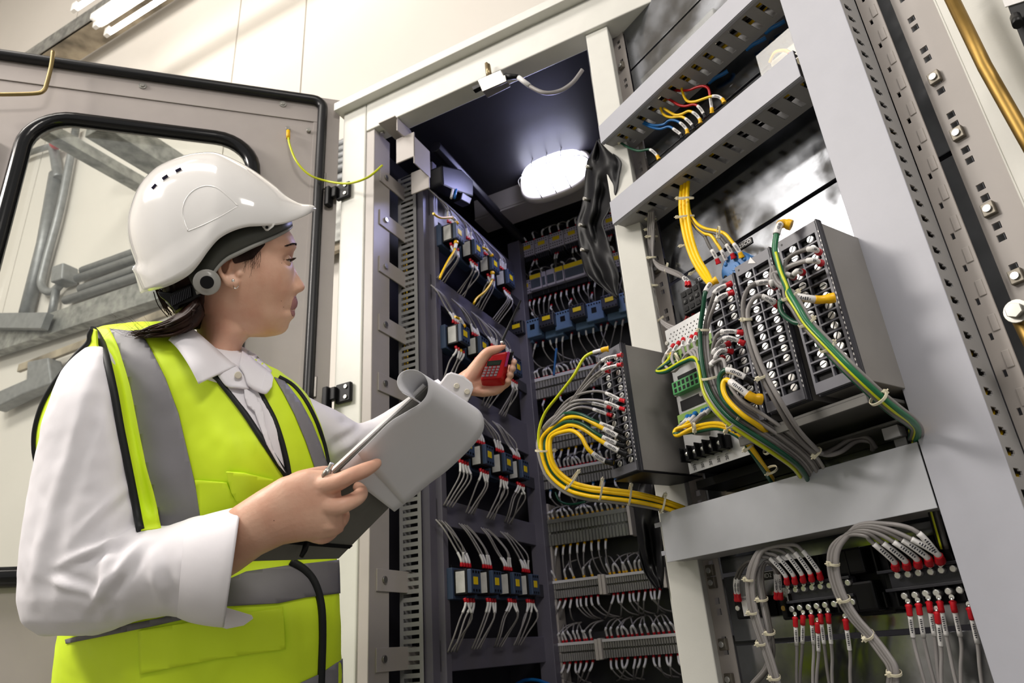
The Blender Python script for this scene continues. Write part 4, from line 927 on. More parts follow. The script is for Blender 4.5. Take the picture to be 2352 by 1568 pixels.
# ---- H: bottom blocks
def low(T, tops, lab, grp, w=.045, fl=.013):
    for j, (f, s, e) in enumerate(tops):
        pts = [(f[0], f[1], w), (f[0]+(s[0]-f[0])*.15, f[1]+(s[1]-f[1])*.15, w)]+[(x, y, w+.01) for x, y in (s, ((s[0]+e[0])/2-4, (s[1]+e[1])/2), e)]
        wire(R3(T, pts), GRY, .0025, lab, 'R', .030, fl, grp, lug=True, fr_=1.7)
low(TB, [((672, 965), (688, 1260), (688, 1640)), ((745, 950), (738, 1250), (712, 1640)), ((822, 945), (845, 1250), (838, 1640)), ((905, 935), (950, 1280), (1000, 1640)), ((978, 930), (1015, 1300), (1020, 1640)), ((880, 1020), (890, 1290), (868, 1640)), ((1138, 985), (1182, 1300), (1188, 1640))], 'grey wire with red ring lug dropping from the left screw terminal block', 'grey wires below the left screw terminal block')
low(TE, [((350, 850), (400, 1180), (520, 1640)), ((442, 840), (500, 1190), (610, 1640)), ((540, 820), (600, 1200), (645, 1640)), ((640, 815), (720, 1220), (810, 1640)), ((760, 815), (840, 1200), (840, 1640)), ((615, 920), (655, 1260), (660, 1640)), ((920, 880), (990, 1200), (1040, 1640))], 'grey wire with red ring lug dropping from the right screw terminal block', 'grey wires below the right screw terminal block', .04)
B1 = [((598, 645), (575, 560), (440, 415), (370, 395)), ((672, 640), (645, 550), (505, 395), (420, 365)), ((748, 625), (725, 545), (590, 375), (480, 330)), ((828, 615), (800, 530), (665, 355), (560, 300)), ((908, 600), (880, 520), (745, 345), (640, 285))]
for j, (a, b, c, d) in enumerate(B1):
    k = j*15
    wire(R3(TB, [(a[0], a[1], .045), (b[0], b[1], .035), (c[0], c[1], .025), (d[0], d[1], .02), (330+k*1.0, 345-6*j+k*.2, .015), (255+k, 480, .01), (225+k, 640, .01), (245+k, 850, .01), (300+k, 1050, .01), (380+k, 1280, .01), (440+k, 1470, .01), (480+k, 1640, .01)]), GRY, .0029, 'grey wire with red lug arching from left screw terminal block into left hanging bundle', 'R', .036, .014, 'grey wires arching from the left screw terminal block', lug=True, fr_=1.6)
for j in range(4):
    k = j*14
    wire(R3(TB, [(500+12*(j % 2)*3, 790, .06), (498+12*(j % 2)*3, 700, .055), (485+10*j, 540, .04), (430, 440+6*j, .03), (370+6*j, 470, .025), (325+k, 580, .02), (345+k, 750, .02), (385+k, 950, .02), (420+k, 1150, .02), (430+k, 1290, .02), (390+k, 1430, .02), (280+k, 1560, .02), (220, 1640, .02)]), GRYD if j == 3 else GRY, .0027, 'grey wire with red lug from the right fuse holder into the inner hanging bundle', 'R', .034, .013, 'grey wires from the right fuse holder', fr_=1.6)
for j in range(2):
    wire(R3(TB, [(130+25*j, 805, .065), (122+25*j, 740, .06), (115+25*j, 640, .05), (140+30*j, 540, .04), (190+20*j, 475, .03), (250+10*j, 440, .02), (300, 470, .015)]), GRYD, .0026, 'dark grey wire with red lug rising from the left fuse holder', 'R', .032, .014, 'dark grey wires from the left fuse holder', fr_=1.6)
B3 = [((232, 505), (205, 430), (0, 250)), ((335, 495), (305, 420), (75, 240)), ((440, 480), (410, 400), (165, 230)), ((545, 460), (505, 385), (215, 195)), ((650, 440), (605, 360), (290, 190)), ((640, 445), (600, 350), (385, 140))]
for j, (a, b, c) in enumerate(B3[:6]):
    k = j*15
    f = lambda p, w: (TE[0]+p[0]/4.04, TE[1]+p[1]/4.04, w); g = lambda x, y, w: (TB[0]+x/4.04, TB[1]+y/4.04, w)
    wire(R3(F0, [f(a, .04), f(b, .025), f(c, .005), g(1330+20*j, 205-24*j, -.0), g(1200+10*j, 190-16*j, -.0), g(1090+k, 230-6*j, -.0), g(1010+k, 310, -.002), g(985+k, 430, -.004), g(1005+k, 600, -.004), g(1070+k, 780, -.004), g(1180+k, 960, -.002), g(1330+k, 1130, .0), g(1460+k, 1300, .0), g(1545+k*.9, 1440, .0), g(1530+k, 1640, .0)]), GRY, .0033, 'grey wire with red lug arching from right screw terminal block into right hanging bundle', 'R', .036, .015, 'grey wires arching from the right screw terminal block', lug=True, fr_=1.7)
for (x, y, a, hw, w, lb) in ((248, 602, 88, 48, .01, 'top one on the left grey bundle below the broad duct'), (280, 905, 78, 48, .01, 'second one on the left grey bundle below the broad duct'), (360, 1190, 72, 46, .01, 'third one on the left grey bundle below the broad duct'), (480, 1510, 78, 48, .01, 'lowest one on the left grey bundle below the broad duct'), (365, 785, 80, 48, .018, 'top one on the inner grey bundle below the broad duct'), (435, 1095, 78, 44, .018, 'second one on the inner grey bundle below the broad duct'), (1025, 458, 90, 50, -.004, 'top one on the right grey bundle below the broad duct'), (1125, 785, 68, 52, -.004, 'second one on the right grey bundle below the broad duct'), (1350, 1120, 48, 54, .0, 'third one on the right grey bundle below the broad duct'), (1590, 1470, 80, 58, .0, 'lowest one on the right grey bundle below the broad duct')):
    tie(TB, x, y, w, a, hw, 'pale nylon tie, '+lb, dep=.009)

marks = False
# ================================================================ DEVICES INSIDE THE CABINET
NAVY = mat('navy_plastic', '3c4c66', .45, var=.06); BLUC = mat('blue_grey_plastic', '6480a0', .45, var=.05)
STK = mat('silver_sticker', 'c9c8c4', .45, var=.1, nscale=60); YTAG = mat('yellow_tag', 'f0cf17', .45, var=.03)
WPL = mat('pale_module_plastic', 'c4bdcb', .45, var=.05); TGR = mat('terminal_grey', '96938f', .45, var=.08)
UF = .178
def cwire(P, label, group, fer='R', r=.0022, mt=None, sl=.026, fl=.010):
    return wire(P, mt or GRY, r, label, fer, sl, fl, group, n=4, fr_=1.8, sr=1.5)
def contactor(w, z, label, grp, hz=.030, hw=.024):
    t = thing('contactor', label, 'contactor', CB.mat(U0, w, z), grp)
    M().box(None, 0, .028, -hw-.006, hw+.02, -hz-.008, hz+.006).build('base', NAVY, t, local=True, bevel=.002)
    M().box(None, .028, UF-U0-.012, -hw, hw, -hz, hz).build('body', BLK, t, local=True, bevel=.002)
    f = M().box(None, UF-U0-.012, UF-U0, -hw, hw, -hz+.002, hz-.002).build('front', NAVY, t, local=True, bevel=.002)
    M().box(None, UF-U0, UF-U0+.001, -hw*.55, hw*.3, -.008, .010).build('tag', YTAG, f, local=True)
    m = M()
    for s in (-1, 1):
        for k in range(3): m.box(None, UF-U0, UF-U0+.0006, -hw*.7+k*hw*.55, -hw*.7+k*hw*.55+.007, s*hz*.72-.003, s*hz*.72+.003)
    m.build('screw_recess', BEZD, f, local=True)
    M().box(None, .034, UF-U0-.018, -hw-.001, -hw, -hz+.005, hz-.005).build('sticker', STK, t, local=True, bevel=.001)
    return t
rows5 = (('top row', [(1057, 535), (1100, 572), (1139, 607), (1175, 639)], 4),
         ('second row', [(1070, 768), (1114, 795), (1156, 820), (1192, 844)], 4),
         ('third row', [(1080, 1022), (1126, 1045), (1170, 1063), (1208, 1078)], 4),
         ('bottom row', [(1094, 1334), (1143, 1336), (1190, 1339), (1231, 1342)], 4))
for ri, (rn, pts, nw) in enumerate(rows5):
    locs = [CB.loc(CB.px(x, y, u=UF)) for x, y in pts]; zr = sum(l[2] for l in locs)/4
    t0 = None
    for k, l in enumerate(locs):
        zz = l[2]; wv = l[1]
        lab = 'dark blue contactor, %s on the cabinet side, %s' % (rn, ['nearest the slotted duct', 'second from the slotted duct', 'third from the slotted duct', 'deepest in the cabinet'][k])
        if t0 is None: t0 = contactor(wv, zz, lab, 'contactors on the cabinet side')
        else: copy_tree(t0, CB.mat(U0, wv, zz), lab)
        for j in range(4):
            ww = wv-.020+.013*j; a = random.uniform(-.012, .012)
            P = [CB.p(.155, ww, zz-.038), CB.p(.157, ww+a*.2, zz-.055), CB.p(.155+a, ww-.008+a, zz-.085), CB.p(.135, ww-.018+a, zz-.125), CB.p(.115, ww-.02, zz-.155)]
            cwire(P, 'grey wire with red ferrule hanging under the %s of side contactors' % rn.split(',')[0], 'wires under the %s of side contactors' % rn.split(',')[0], 'Y' if (j == 2 and ri < 2 and k in (0, 2)) else 'R', mt=None)
            if ri in (0, 1, 3) or k > 0:
                P = [CB.p(.150, ww, zz+.036), CB.p(.150, ww-.004, zz+.055), CB.p(.145+a, ww-.014, zz+.085), CB.p(.128, ww-.035+a, zz+.125), CB.p(.11, ww-.05, zz+.15)]
                cwire(P, 'grey wire with red ferrule above the %s of side contactors' % rn.split(',')[0], 'wires above the %s of side contactors' % rn.split(',')[0])
    # end block with two white labels at the front of the row
    l = CB.loc(CB.px({0: 1001, 1: 1008, 2: 1004, 3: 1022}[ri], {0: 545, 1: 777, 2: 1030, 3: 1332}[ri], w=.222))
    if ri != 2:
        t = thing('end_block', 'black end block with two white labels, front of the %s of side contactors' % rn.split(',')[0], 'terminal block', CB.p(l[0], .23, l[2]))
        M().box(CB, U0-.005, l[0]+.02, .223, .262, l[2]-.04, l[2]+.035).build('body', BLK, t, bevel=.002)
        for s in (-1, 1): M().box(CB, l[0]-.017, l[0]+.015, .2215, .223, l[2]+s*.0165-.012, l[2]+s*.0165+.010).build('label_plate', STK, t, bevel=.001)
    M().box(CB, U0+.004, U0+.012, .25, .78, zr-.018, zr+.018).build('din_rail', BLK2, cab)
# thicker yellow wires of the two upper rows
for (lab, P) in (('yellow wire with white sleeve dropping from the first upper side contactor', [(1048, 555), (1044, 575), (1030, 598), (1016, 625), (1010, 640)]), ('yellow wire curving down from the third upper side contactor', [(1131, 625), (1130, 645), (1115, 668), (1096, 684), (1088, 697)]), ('yellow wire arching over the first upper side contactor', [(1050, 515), (1040, 500), (1012, 500), (995, 490)]), ('yellow wire arching over the second upper side contactor', [(1130, 588), (1120, 575), (1108, 568)]), ('yellow wire arching above the second-row contactors', [(1066, 752), (1058, 735), (1045, 727)])):
    cwire([CB.px(x, y, u=.175) for x, y in P], lab, None, 'Y', r=.0036, mt=YEL, sl=.022)
# ---------------- back wall devices
BW = .80
for z in (2.26, 2.10, 1.915, 1.73, 1.36, 1.20, 1.03, .88):
    M().box(CB, .13, .80, .835, .87, z-.02, z+.02).build('din_rail', BLK2, cab)
def bl_(x, y, w=BW): return CB.loc(CB.px(x, y, w=w))
def pmodule(u0, u1, z0, z1, label, holes=True, tagw=.02, body=None):
    t = thing('relay_module', label, 'relay', CB.p((u0+u1)/2, BW+.03, z0))
    M().box(CB, u0, u1, BW, BW+.05, z0, z1).build('body', body or WPL, t, bevel=.002)
    if holes:
        m = M(); n = max(3, int((u1-u0)/.0095))
        for k in range(n):
            u = u0+.004+k*(u1-u0-.006)/n
            for zz in (z0+.006, z0+.017, z1-.020, z1-.010): m.box(CB, u, u+.004, BW-.0005, BW+.001, zz, zz+.004)
        m.build('screw_openings', BEZD, t)
    M().box(CB, (u0+u1)/2-tagw, (u0+u1)/2+tagw, BW-.002, BW, (z0+z1)/2-.002, (z0+z1)/2+.013).build('tag', YTAG, t)
    m = M()
    for k in range(int((u1-u0)/.008)): m.box(CB, u0+k*.008, u0+k*.008+.0055, BW+.006, BW+.05, z0-.022, z0)
    m.build('lower_ribs', BLK2, t)
    return t
l0 = bl_(1172, 595); l1 = bl_(1180, 566); zt = bl_(1324, 517)[2]; zb = zt-.062
e = [.075]+[bl_(x, y)[0] for x, y in ((1195, 575), (1227, 565), (1260, 555), (1294, 540), (1330, 520))]+[.445, .52, .6]
for k in range(8):
    pmodule(e[k]+.001, e[k+1]-.001, zb, zt, 'pale perforated relay module with yellow tag, top back row, %s' % ['leftmost', 'second from left', 'third from left', 'fourth from left', 'fifth from left', 'beside the black vinyl sheet', 'behind the vinyl sheet', 'at the right end'][k], tagw=.014)
WS = M(); WSM = [GRY, WHT, REDF, YELF, BLUF, GRYD]; nwires = [0]
def stuffwire(P, fer, mt):
    P = catmull(P, 4); s = seglen(P); r = .0024
    WS.tube(P, r, 6, 5 if mt is GRYD else 0); WS.tube(subpath(P, s, 0, .010), r*1.8, 8, {'R': 2, 'Y': 3, 'B': 4}[fer]); WS.tube(subpath(P, s, .010, .038), r*1.5, 8, 1)
def backwires(us, z, label, group, fer='R', up=False, mt=None, L=.10, spread=.02, w=None):
    for u in us:
        a = random.uniform(-spread, spread); s = 1 if up else -1; w_ = (BW+.01) if w is None else w
        P = [CB.p(u, w_, z), CB.p(u+a*.1, w_-.012, z+s*.018), CB.p(u+a*.5, w_-.018, z+s*L*.5), CB.p(u+a*1.6, w_, z+s*L*.85), CB.p(u+a*3, w_+.03, z+s*L)]
        nw_ = sum(1 for o in COL.objects if o.name.startswith('wire') and o.parent is None and o.type == 'MESH')
        if nw_ < 299: cwire(P, label, group, fer, mt=mt, r=.0024, sl=.028)
        else: stuffwire(P, fer, mt)
def fr(a, b, n): return [a+(b-a)*(k+.5)/n+random.uniform(-.003, .003) for k in range(n)]
backwires([e[1]-.01, e[1], e[2]-.008, e[2]+.002, e[3]+.02, e[3]+.03, e[4]+.03, e[4]+.04, .47, .48], zb-.022, 'dark grey wire with red ferrule under the top back row of relay modules', 'wires under the top back row', mt=GRYD, spread=.03, L=.09)
backwires(fr(.09, .58, 14), zt, 'white-sleeved wire standing above the top back row of relay modules', 'wires above the top back row', up=True, L=.05, spread=.03)
# second back row
zt = bl_(1188, 650)[2]; zb = zt-.058
e2 = [bl_(x, y)[0] for x, y in ((1188, 650), (1221, 641), (1247, 634), (1258, 631), (1278, 624), (1298, 617), (1345, 603), (1372, 596))]+[.55, .62]
lbs = ['leftmost pale module of the second back row', None, None, None, None, None, 'pale perforated module of the second back row, left of the vinyl sheet', 'pale perforated module of the second back row, behind the vinyl sheet', 'pale perforated module at the right end of the second back row']
for k in range(9):
    if lbs[k]: pmodule(e2[k]+.001, e2[k+1]-.001, zb, zt, lbs[k]+', yellow tag', tagw=.014)
SMK = mat('smoky_clear_plastic', '565d68', .2, var=.08)
for k in range(1, 6):
    t = thing('plug_in_relay', 'smoky plug-in relay in the second back row, %s of five' % ['leftmost', 'second', 'middle', 'fourth', 'rightmost'][k-1], 'relay', CB.p(e2[k], BW, zb))
    M().box(CB, e2[k]+.001, e2[k+1]-.001, BW-.02, BW+.03, zb-.004, zt+.004).build('cover', WPL, t, bevel=.003)
    M().box(CB, e2[k]+.004, e2[k+1]-.004, BW-.021, BW-.0195, zb+.004, zt-.018).build('window', SMK, t, bevel=.0005)
    if k in (1, 4, 5): M().box(CB, e2[k]+.002, e2[k+1]-.002, BW-.022, BW-.02, zt-.016, zt+.001).build('tag', YTAG, t)
    M().box(CB, e2[k], e2[k+1], BW-.005, BW+.04, zb-.026, zb-.004).build('socket', BLK, t, bevel=.002)
backwires(fr(.10, .58, 22), zb-.026, 'white-sleeved wire with red ferrule under the second back row', 'wires under the second back row', L=.085)
backwires(fr(.12, .55, 9), zt+.004, 'white-sleeved wire above the second back row', 'wires above the second back row', up=True, L=.04)
# third back row: blue contactors
for k, (x, y) in enumerate(((1186, 750), (1255, 731), (1326, 711), (1400, 688))):
    l = bl_(x, y, BW-.06); u, z = l[0], l[2]
    t = thing('contactor', 'grey-blue contactor with yellow tag in the third back row, %s' % ['leftmost', 'second from left', 'third from left', 'rightmost'][k], 'contactor', CB.p(u, BW, z-.03))
    M().box(CB, u-.03, u+.04, BW-.015, BW+.04, z-.055, z+.02).build('base', BLUC, t, bevel=.003)
    M().box(CB, u-.032, u+.026, BW-.06, BW-.015, z-.03, z+.022).build('body', BLK2, t, bevel=.003)
    M().box(CB, u-.016, u+.014, BW-.0625, BW-.06, z-.006, z+.009).build('tag', YTAG, t)
    m = M()
    for j in range(5):
        m.box(CB, u-.028+j*.0112, u-.022+j*.0112, BW-.0608, BW-.06, z+.013, z+.018).box(CB, u-.028+j*.0112, u-.022+j*.0112, BW-.0608, BW-.06, z-.026, z-.021)
    m.build('screw_openings', BEZD, t)
    l2 = bl_(x+38, y-10, BW-.02); u2 = l2[0]
    q = thing('contactor', 'blue-grey contactor body beside the tagged one in the third back row, %s' % ['leftmost', 'second from left', 'third from left', 'rightmost'][k], 'contactor', CB.p(u2, BW, z-.03))
    M().box(CB, u2-.030, u2+.036, BW-.035, BW+.04, z-.045, z+.026).build('body', BLUC, q, bevel=.003)
    m = M()
    for j in range(6): m.box(CB, u2-.026+j*.010, u2-.021+j*.010, BW-.036, BW-.034, z+.014, z+.020)
    m.box(CB, u2-.006, u2+.012, BW-.0365, BW-.0345, z-.016, z+.004)
    m.build('screw_openings', BEZD, q)
l = bl_(1199, 790); l2 = bl_(1426, 730)
M().box(CB, l[0], .62, BW-.01, BW+.03, l[2]-.004, l[2]+.012).build('busbar_strip', NAVY, label='long blue strip under the third back row of contactors', cat='rail', bevel=.001)
backwires(fr(.1, .55, 16), l[2]-.004, 'white-sleeved wire with red ferrule under the blue contactor strip', 'wires under the third back row', L=.1, spread=.03)
backwires(fr(.1, .5, 5), bl_(1255, 700)[2], 'white-sleeved wire above the third back row', 'wires above the third back row', up=False, L=.05)
# terminal strips
def tstrip(p0, p1, h, label, nteeth, white=True, ends=True, clear=False):
    a = bl_(*p0); b = bl_(*p1); u0, u1 = a[0], b[0]; z1 = (a[2]+b[2])/2; z0 = z1-h
    t = thing('terminal_strip', label, 'terminal block', CB.p((u0+u1)/2, BW, z0))
    m = M(); n = nteeth; p = (u1-u0)/n
    for k in range(n):
        m.box(CB, u0+k*p, u0+(k+.72)*p, BW-.004, BW+.03, z0, z0+h*.42).box(CB, u0+k*p, u0+(k+.72)*p, BW-.004, BW+.03, z0+h*.52, z1-h*.16).box(CB, u0+k*p, u0+(k+.8)*p, BW+.008, BW+.03, z0, z1)
    m.build('terminals', TGR, t)
    M().box(CB, u0, u1, BW+.012, BW+.034, z0+.002, z1-.002).build('rail', BLK2, t)
    M().box(CB, u0, u1, BW-.007, BW+.01, z1-h*.16, z1).build('marker_strip', WHT if white else TGR, t, bevel=.0008)
    if ends:
        for u in (u0-.012, u1+.002): M().box(CB, u, u+.010, BW-.014, BW+.03, z0-.003, z1+.003).build('end_bracket', IV, t, bevel=.0015)
    if clear: M().box(CB, u0+.002, u1-.002, BW-.024, BW-.008, z0-.001, z1+.001).build('clear_cover', CLR, t, bevel=.002)
    return u0, u1, z0, z1
def strip_wires(S, nt, nb, tag_, tfer='R', bfer='R', L=.07):
    u0, u1, z0, z1 = S
    backwires(fr(u0+.005, u1-.005, nt), z1, 'white-sleeved wire standing on top of the '+tag_, 'wires on top of the '+tag_, tfer, True, L=L)
    backwires(fr(u0+.005, u1-.005, nb), z0, 'white-sleeved wire hanging under the '+tag_, 'wires under the '+tag_, bfer, L=L*1.15)
S = tstrip((1221, 872), (1420, 826), .075, 'grey terminal strip with white marker rail, fourth back row beside the red meter', 30); strip_wires(S, 20, 5, 'fourth-row terminal strip', L=.05)
S = tstrip((1222, 1012), (1440, 962), .05, 'grey terminal strip behind the yellow wire loop', 30); strip_wires(S, 10, 12, 'terminal strip behind the yellow loop', 'Y', 'Y', L=.06)
S = tstrip((1222, 1090), (1420, 1050), .06, 'grey terminal strip crossing under the yellow wire loop', 32); strip_wires(S, 22, 8, 'terminal strip under the yellow loop', 'R', 'B', L=.055)
S = tstrip((1250, 1196), (1440, 1166), .082, 'large clear-covered terminal strip above the yellow ferrules', 26, False, True, True); strip_wires(S, 16, 0, 'large clear-covered terminal strip', 'Y', L=.045)
backwires([S[0]+.01+k*.024 for k in range(9)], S[2], 'grey wire with yellow ferrule hanging under the large clear-covered strip', 'yellow-ferruled wires under the large strip', 'Y', L=.11, spread=.012)
S = tstrip((1262, 1336), (1374, 1322), .052, 'grey terminal strip, left of the pair under the yellow ferrules', 22); strip_wires(S, 5, 9, 'left strip of the upper pair', 'Y', 'R', L=.06)
S = tstrip((1392, 1320), (1520, 1306), .052, 'grey terminal strip, right of the pair under the yellow ferrules', 24); strip_wires(S, 12, 10, 'right strip of the upper pair', 'Y', 'R', L=.06)
S = tstrip((1266, 1478), (1366, 1470), .052, 'grey terminal strip, left of the lowest pair', 20); strip_wires(S, 10, 7, 'left strip of the lowest pair', L=.055)
S = tstrip((1384, 1468), (1560, 1452), .052, 'grey terminal strip, right of the lowest pair', 30); strip_wires(S, 14, 12, 'right strip of the lowest pair', L=.055)
# brown-grey inner uprights and a few loose blue cables
for (x, y0, y1) in ((1195, 1150, 1200), (1225, 1260, 1568)):
    pass
cpart('inner_post', M().box(CB, .10, .135, .80, .86, .12, 1.30), CREAMD, .002)
wire([CB.px(x, y, w=.72) for x, y in ((1180, 1575), (1205, 1562), (1235, 1562), (1270, 1575))], BLUW, .005, 'blue cable arching into view at the bottom of the cabinet')
wire([CB.px(x, y, w=.70) for x, y in ((1272, 862), (1274, 840), (1278, 800))], BLUW, .004, 'blue wire behind the red meter')
wire([CB.px(x, y, w=.72) for x, y in ((1275, 1130), (1285, 1150), (1310, 1158), (1345, 1152))], GRN, .0035, 'green wire curving above the large clear-covered strip')

if WS.v:
    WS.build('wires', WSM, label='mass of short sleeved wires on the lower terminal strips at the back of the cabinet', cat='wires', kind='stuff')
# ================================================================ PERSON
DB = 1.10                                   # distance of the body's middle plane
def H(x, y, h=0.): return C0+ray(x, y)*(DB-h)
SKIN = mat('skin', 'e4b89f', .45, var=.035, nscale=22, sss=.10, bump=.05, bscale=240, col2='d59f87')
LIP = mat('lip', 'b07a78', .4, var=.05, sss=.1)
HAIR = mat('dark_brown_hair', '37211a', .55, var=.3, nscale=40, spec=.25)
HELM = mat('white_helmet_shell', 'eceae8', .12, var=.01, coat=.6)
SHIRT = mat('white_cotton', 'eeebf0', .7, var=.015, bump=.10, bscale=18)
def cloth(name, col, rough, rx=None): return mat(name, col, rough, var=.03, nscale=8, bump=.16, bscale=9)
LIME = cloth('hi_vis_lime', 'e2ff2c', .6)
REFL = mat('grey_reflective_tape', '87858b', .5, var=.04, bump=.1, bscale=12)
PIPE = mat('black_piping', '0f1316', .6, var=.1)
HARN = mat('grey_harness_plastic', '54554f', .4, var=.06); HARL = mat('light_harness_plastic', '9c9b96', .3, var=.05)
def remesh(m, voxel, smooth=4, fac=.5):
    me = m.mesh('tmp', weld=True); o = bpy.data.objects.new('tmp', me); COL.objects.link(o)
    r = o.modifiers.new('r', 'REMESH'); r.mode = 'VOXEL'; r.voxel_size = voxel
    if smooth: s = o.modifiers.new('s', 'SMOOTH'); s.iterations = smooth; s.factor = fac
    bpy.context.view_layer.update(); dg = bpy.context.evaluated_depsgraph_get()
    out = bpy.data.meshes.new_from_object(o.evaluated_get(dg)); bpy.data.objects.remove(o); bpy.data.meshes.remove(me)
    return out
def mesh_obj(me, name, mats, parent, mi=None):
    inv = wm(parent).inverted(); me.transform(inv); me.materials.clear()
    for q in (mats if isinstance(mats, (list, tuple)) else [mats]): me.materials.append(q)
    for p in me.polygons: p.use_smooth = True
    o = bpy.data.objects.new(name, me); COL.objects.link(o); o.parent = parent; return o
def wrinkle(me, folds, amp=1.):
    """displace along normals by directional folds: (centre, direction across fold, half width, reach, height)"""
    me.update(); n = [v.normal.copy() for v in me.vertices]
    for v, nn in zip(me.vertices, n):
        d = 0
        for (c, ac, wd, rc, ht) in folds:
            q = v.co-c; a = q.dot(ac); L = (q-ac*a).length
            if L < rc*2.2 and abs(a) < wd*3: d += ht*(math.exp(-(a/wd)**2)-.55*math.exp(-((a-wd*1.7)/wd)**2))*math.exp(-(L/rc)**2)
        d += .0016*noise.noise(v.co*22)+.0009*noise.noise(v.co*48)
        v.co += nn*d*amp
    me.update()
def fold(p, q, wd, ht, h=.15):
    """fold running from pixel p to pixel q"""
    A, B = H(p[0], p[1], h), H(q[0], q[1], h); t = (B-A); L = t.length; t.normalize(); v = ray(p[0], p[1]).normalized()
    return ((A+B)/2, t.cross(v).normalized(), wd, L*.5, ht)
person = thing('person', 'woman in profile in white helmet, lime hi-vis vest and white shirt, holding a clipboard', 'person', H(450, 1500, 0)*1.0)
person.matrix_basis = Matrix.Translation((H(450, 1500).x, H(450, 1500).y, 0))
# ---------------------------------------------------------------- head
prof = [(528, 663.5), (541, 672.5), (553, 678), (562, 681), (569, 681), (578, 675), (590, 672.5), (600, 672), (611, 674), (623, 675), (635, 675.5), (646, 676), (658, 676.5), (666, 677.5), (674, 679.5), (682, 680.5), (690, 683), (697, 684), (706, 682), (711, 677), (716, 677.5), (722, 678.5), (729, 676), (736, 668), (744, 664), (753, 662), (761, 656), (767, 647), (771, 632), (774, 612)]
nose = [(604, 0), (611, 1.5), (623, 6), (635, 12.5), (646, 19.5), (653, 23.5), (658, 24.5), (664, 22), (669, 16), (673, 6), (678, 0)]
def dense(tab):
    q = catmull([V((a, b, 0)) for a, b in tab], 8); return [(p.x, p.y) for p in q]
def itp(tab, y):
    if y <= tab[0][0]: return tab[0][1]
    for a, b in zip(tab[:-1], tab[1:]):
        if y <= b[0]: return a[1]+(b[1]-a[1])*(y-a[0])/(b[0]-a[0])
    return tab[-1][1]
front = [(365, 470), (380, 520), (400, 560), (430, 598), (460, 622), (500, 648)]+prof
backp = [(365, 440), (380, 400), (400, 372), (450, 342), (500, 336), (550, 345), (600, 362), (650, 390), (700, 430), (740, 470), (760, 505), (771, 545), (774, 590)]
hwp = [(365, .012), (380, .034), (400, .05), (430, .064), (460, .071), (500, .075), (550, .076), (600, .075), (630, .073), (660, .0695), (690, .064), (720, .056), (745, .047), (760, .038), (769, .027), (774, .008)]
backp = dense(backp); hwp = dense(hwp); nose = dense(nose)
lipbase = dense([(666, 677.5), (674, 677), (690, 675.5), (705, 673.5), (720, 671), (736, 667.5), (746, 664), (753, 662)])
m = M(); rings = []; NR = 72; y = 365
ys = []
while y < 774.1: ys.append(y); y += (6 if y < 520 else 1.6)
ys.append(774)
for y in ys:
    lipd = 0
    xf = itp(front, y)
    if 666 < y < 753: lb = itp(lipbase, y); lipd = xf-lb; xf = lb
    xb = itp(backp, y); hw = itp(hwp, y); xm = min(525, (xf+xb)/2+18); ring = []
    for k in range(NR):
        a = 2*PI*k/NR; c, s = math.cos(a), math.sin(a)
        if c > 0:
            e = .82 if y > 540 else .9
            h = hw*abs(s)**.92*(1 if s > 0 else -1); x = xm+(xf-xm)*c**e
            x += lipd*math.exp(-(h/.019)**2)*(c > .2)
            if y > 600:
                f = max(0, min(1, (y-600)/20)); x += itp(nose, y)*math.exp(-(h/(.0062+.0055*max(0, min(1, (y-628)/25))))**2)*f*(c > .3)
                # alar wings
                x += 7*math.exp(-((abs(h)-.0125)/.006)**2)*math.exp(-((y-662)/9)**2)*(c > .3)
            # eye sockets, cheekbone, mouth corner, chin
            x -= 9*math.exp(-((abs(h)-.030)/.014)**2)*math.exp(-((y-597)/12)**2)*(c > .2)
            x -= 3.0*math.exp(-((abs(h)-.024)/.008)**2)*math.exp(-((y-710)/7)**2)*(c > .2)
            x -= 5*math.exp(-(h/.5)**2)*min(1, (abs(h)/.022)**2)*math.exp(-((y-700)/26)**2)*(c > .3)
            x -= 4*min(1, (abs(h)/.022)**2)*math.exp(-((y-752)/16)**2)*(c > .3)
            h *= 1+.035*math.exp(-((y-640)/28)**2)*math.exp(-((x-620)/45)**2)
            h *= 1-.05*math.exp(-((y-575)/18)**2)*math.exp(-((x-640)/30)**2)
        else: h = hw*s; x = xm+(xm-xb)*c
        ring.append(H(x, y, h))
    rings.append(ring)
m.loft(rings)
# neck
nk = []
for (y, xl, xr, hr) in ((690, 440, 585, .048), (730, 446, 588, .052), (762, 452, 583, .052), (778, 452, 568, .051), (790, 451, 558, .051), (815, 446, 550, .052), (845, 438, 545, .056), (890, 420, 560, .066), (930, 400, 590, .075)):
    nk.append([H((xl+xr)/2+(xr-xl)/2*math.cos(2*PI*k/36), y, hr*math.sin(2*PI*k/36)) for k in range(36)])
m.loft(nk)
# ear
eh = .070
m.tube(catmull([H(546, 594, eh+.004), H(534, 588, eh+.010), H(517, 590, eh+.014), H(505, 602, eh+.015), H(503, 618, eh+.014), H(511, 634, eh+.011), H(520, 648, eh+.008)], 6), .0036, 10)
m.sph(H(527, 640, eh+.004), .010, 8, mtx=Matrix(((1, 0, 0), (0, .55, 0), (0, 0, 1.25))))
m.sph(H(538, 651, eh+.004), .0075, 8)
m.tube(catmull([H(520, 632, eh+.004), H(527, 618, eh+.008), H(530, 604, eh+.008), H(540, 597, eh+.005)], 5), .0026, 8)
m.sph(H(549, 627, eh+.003), (.0048, .004, .007), 8); m.sph(H(545, 645, eh+.002), .0055, 8)
m.loft([[H(525+22*math.cos(q), 618+32*math.sin(q), hh) for q in [2*PI*k/20 for k in range(20)]] for hh in (eh-.012, eh+.001)])
headme = remesh(m, .0019, 3)
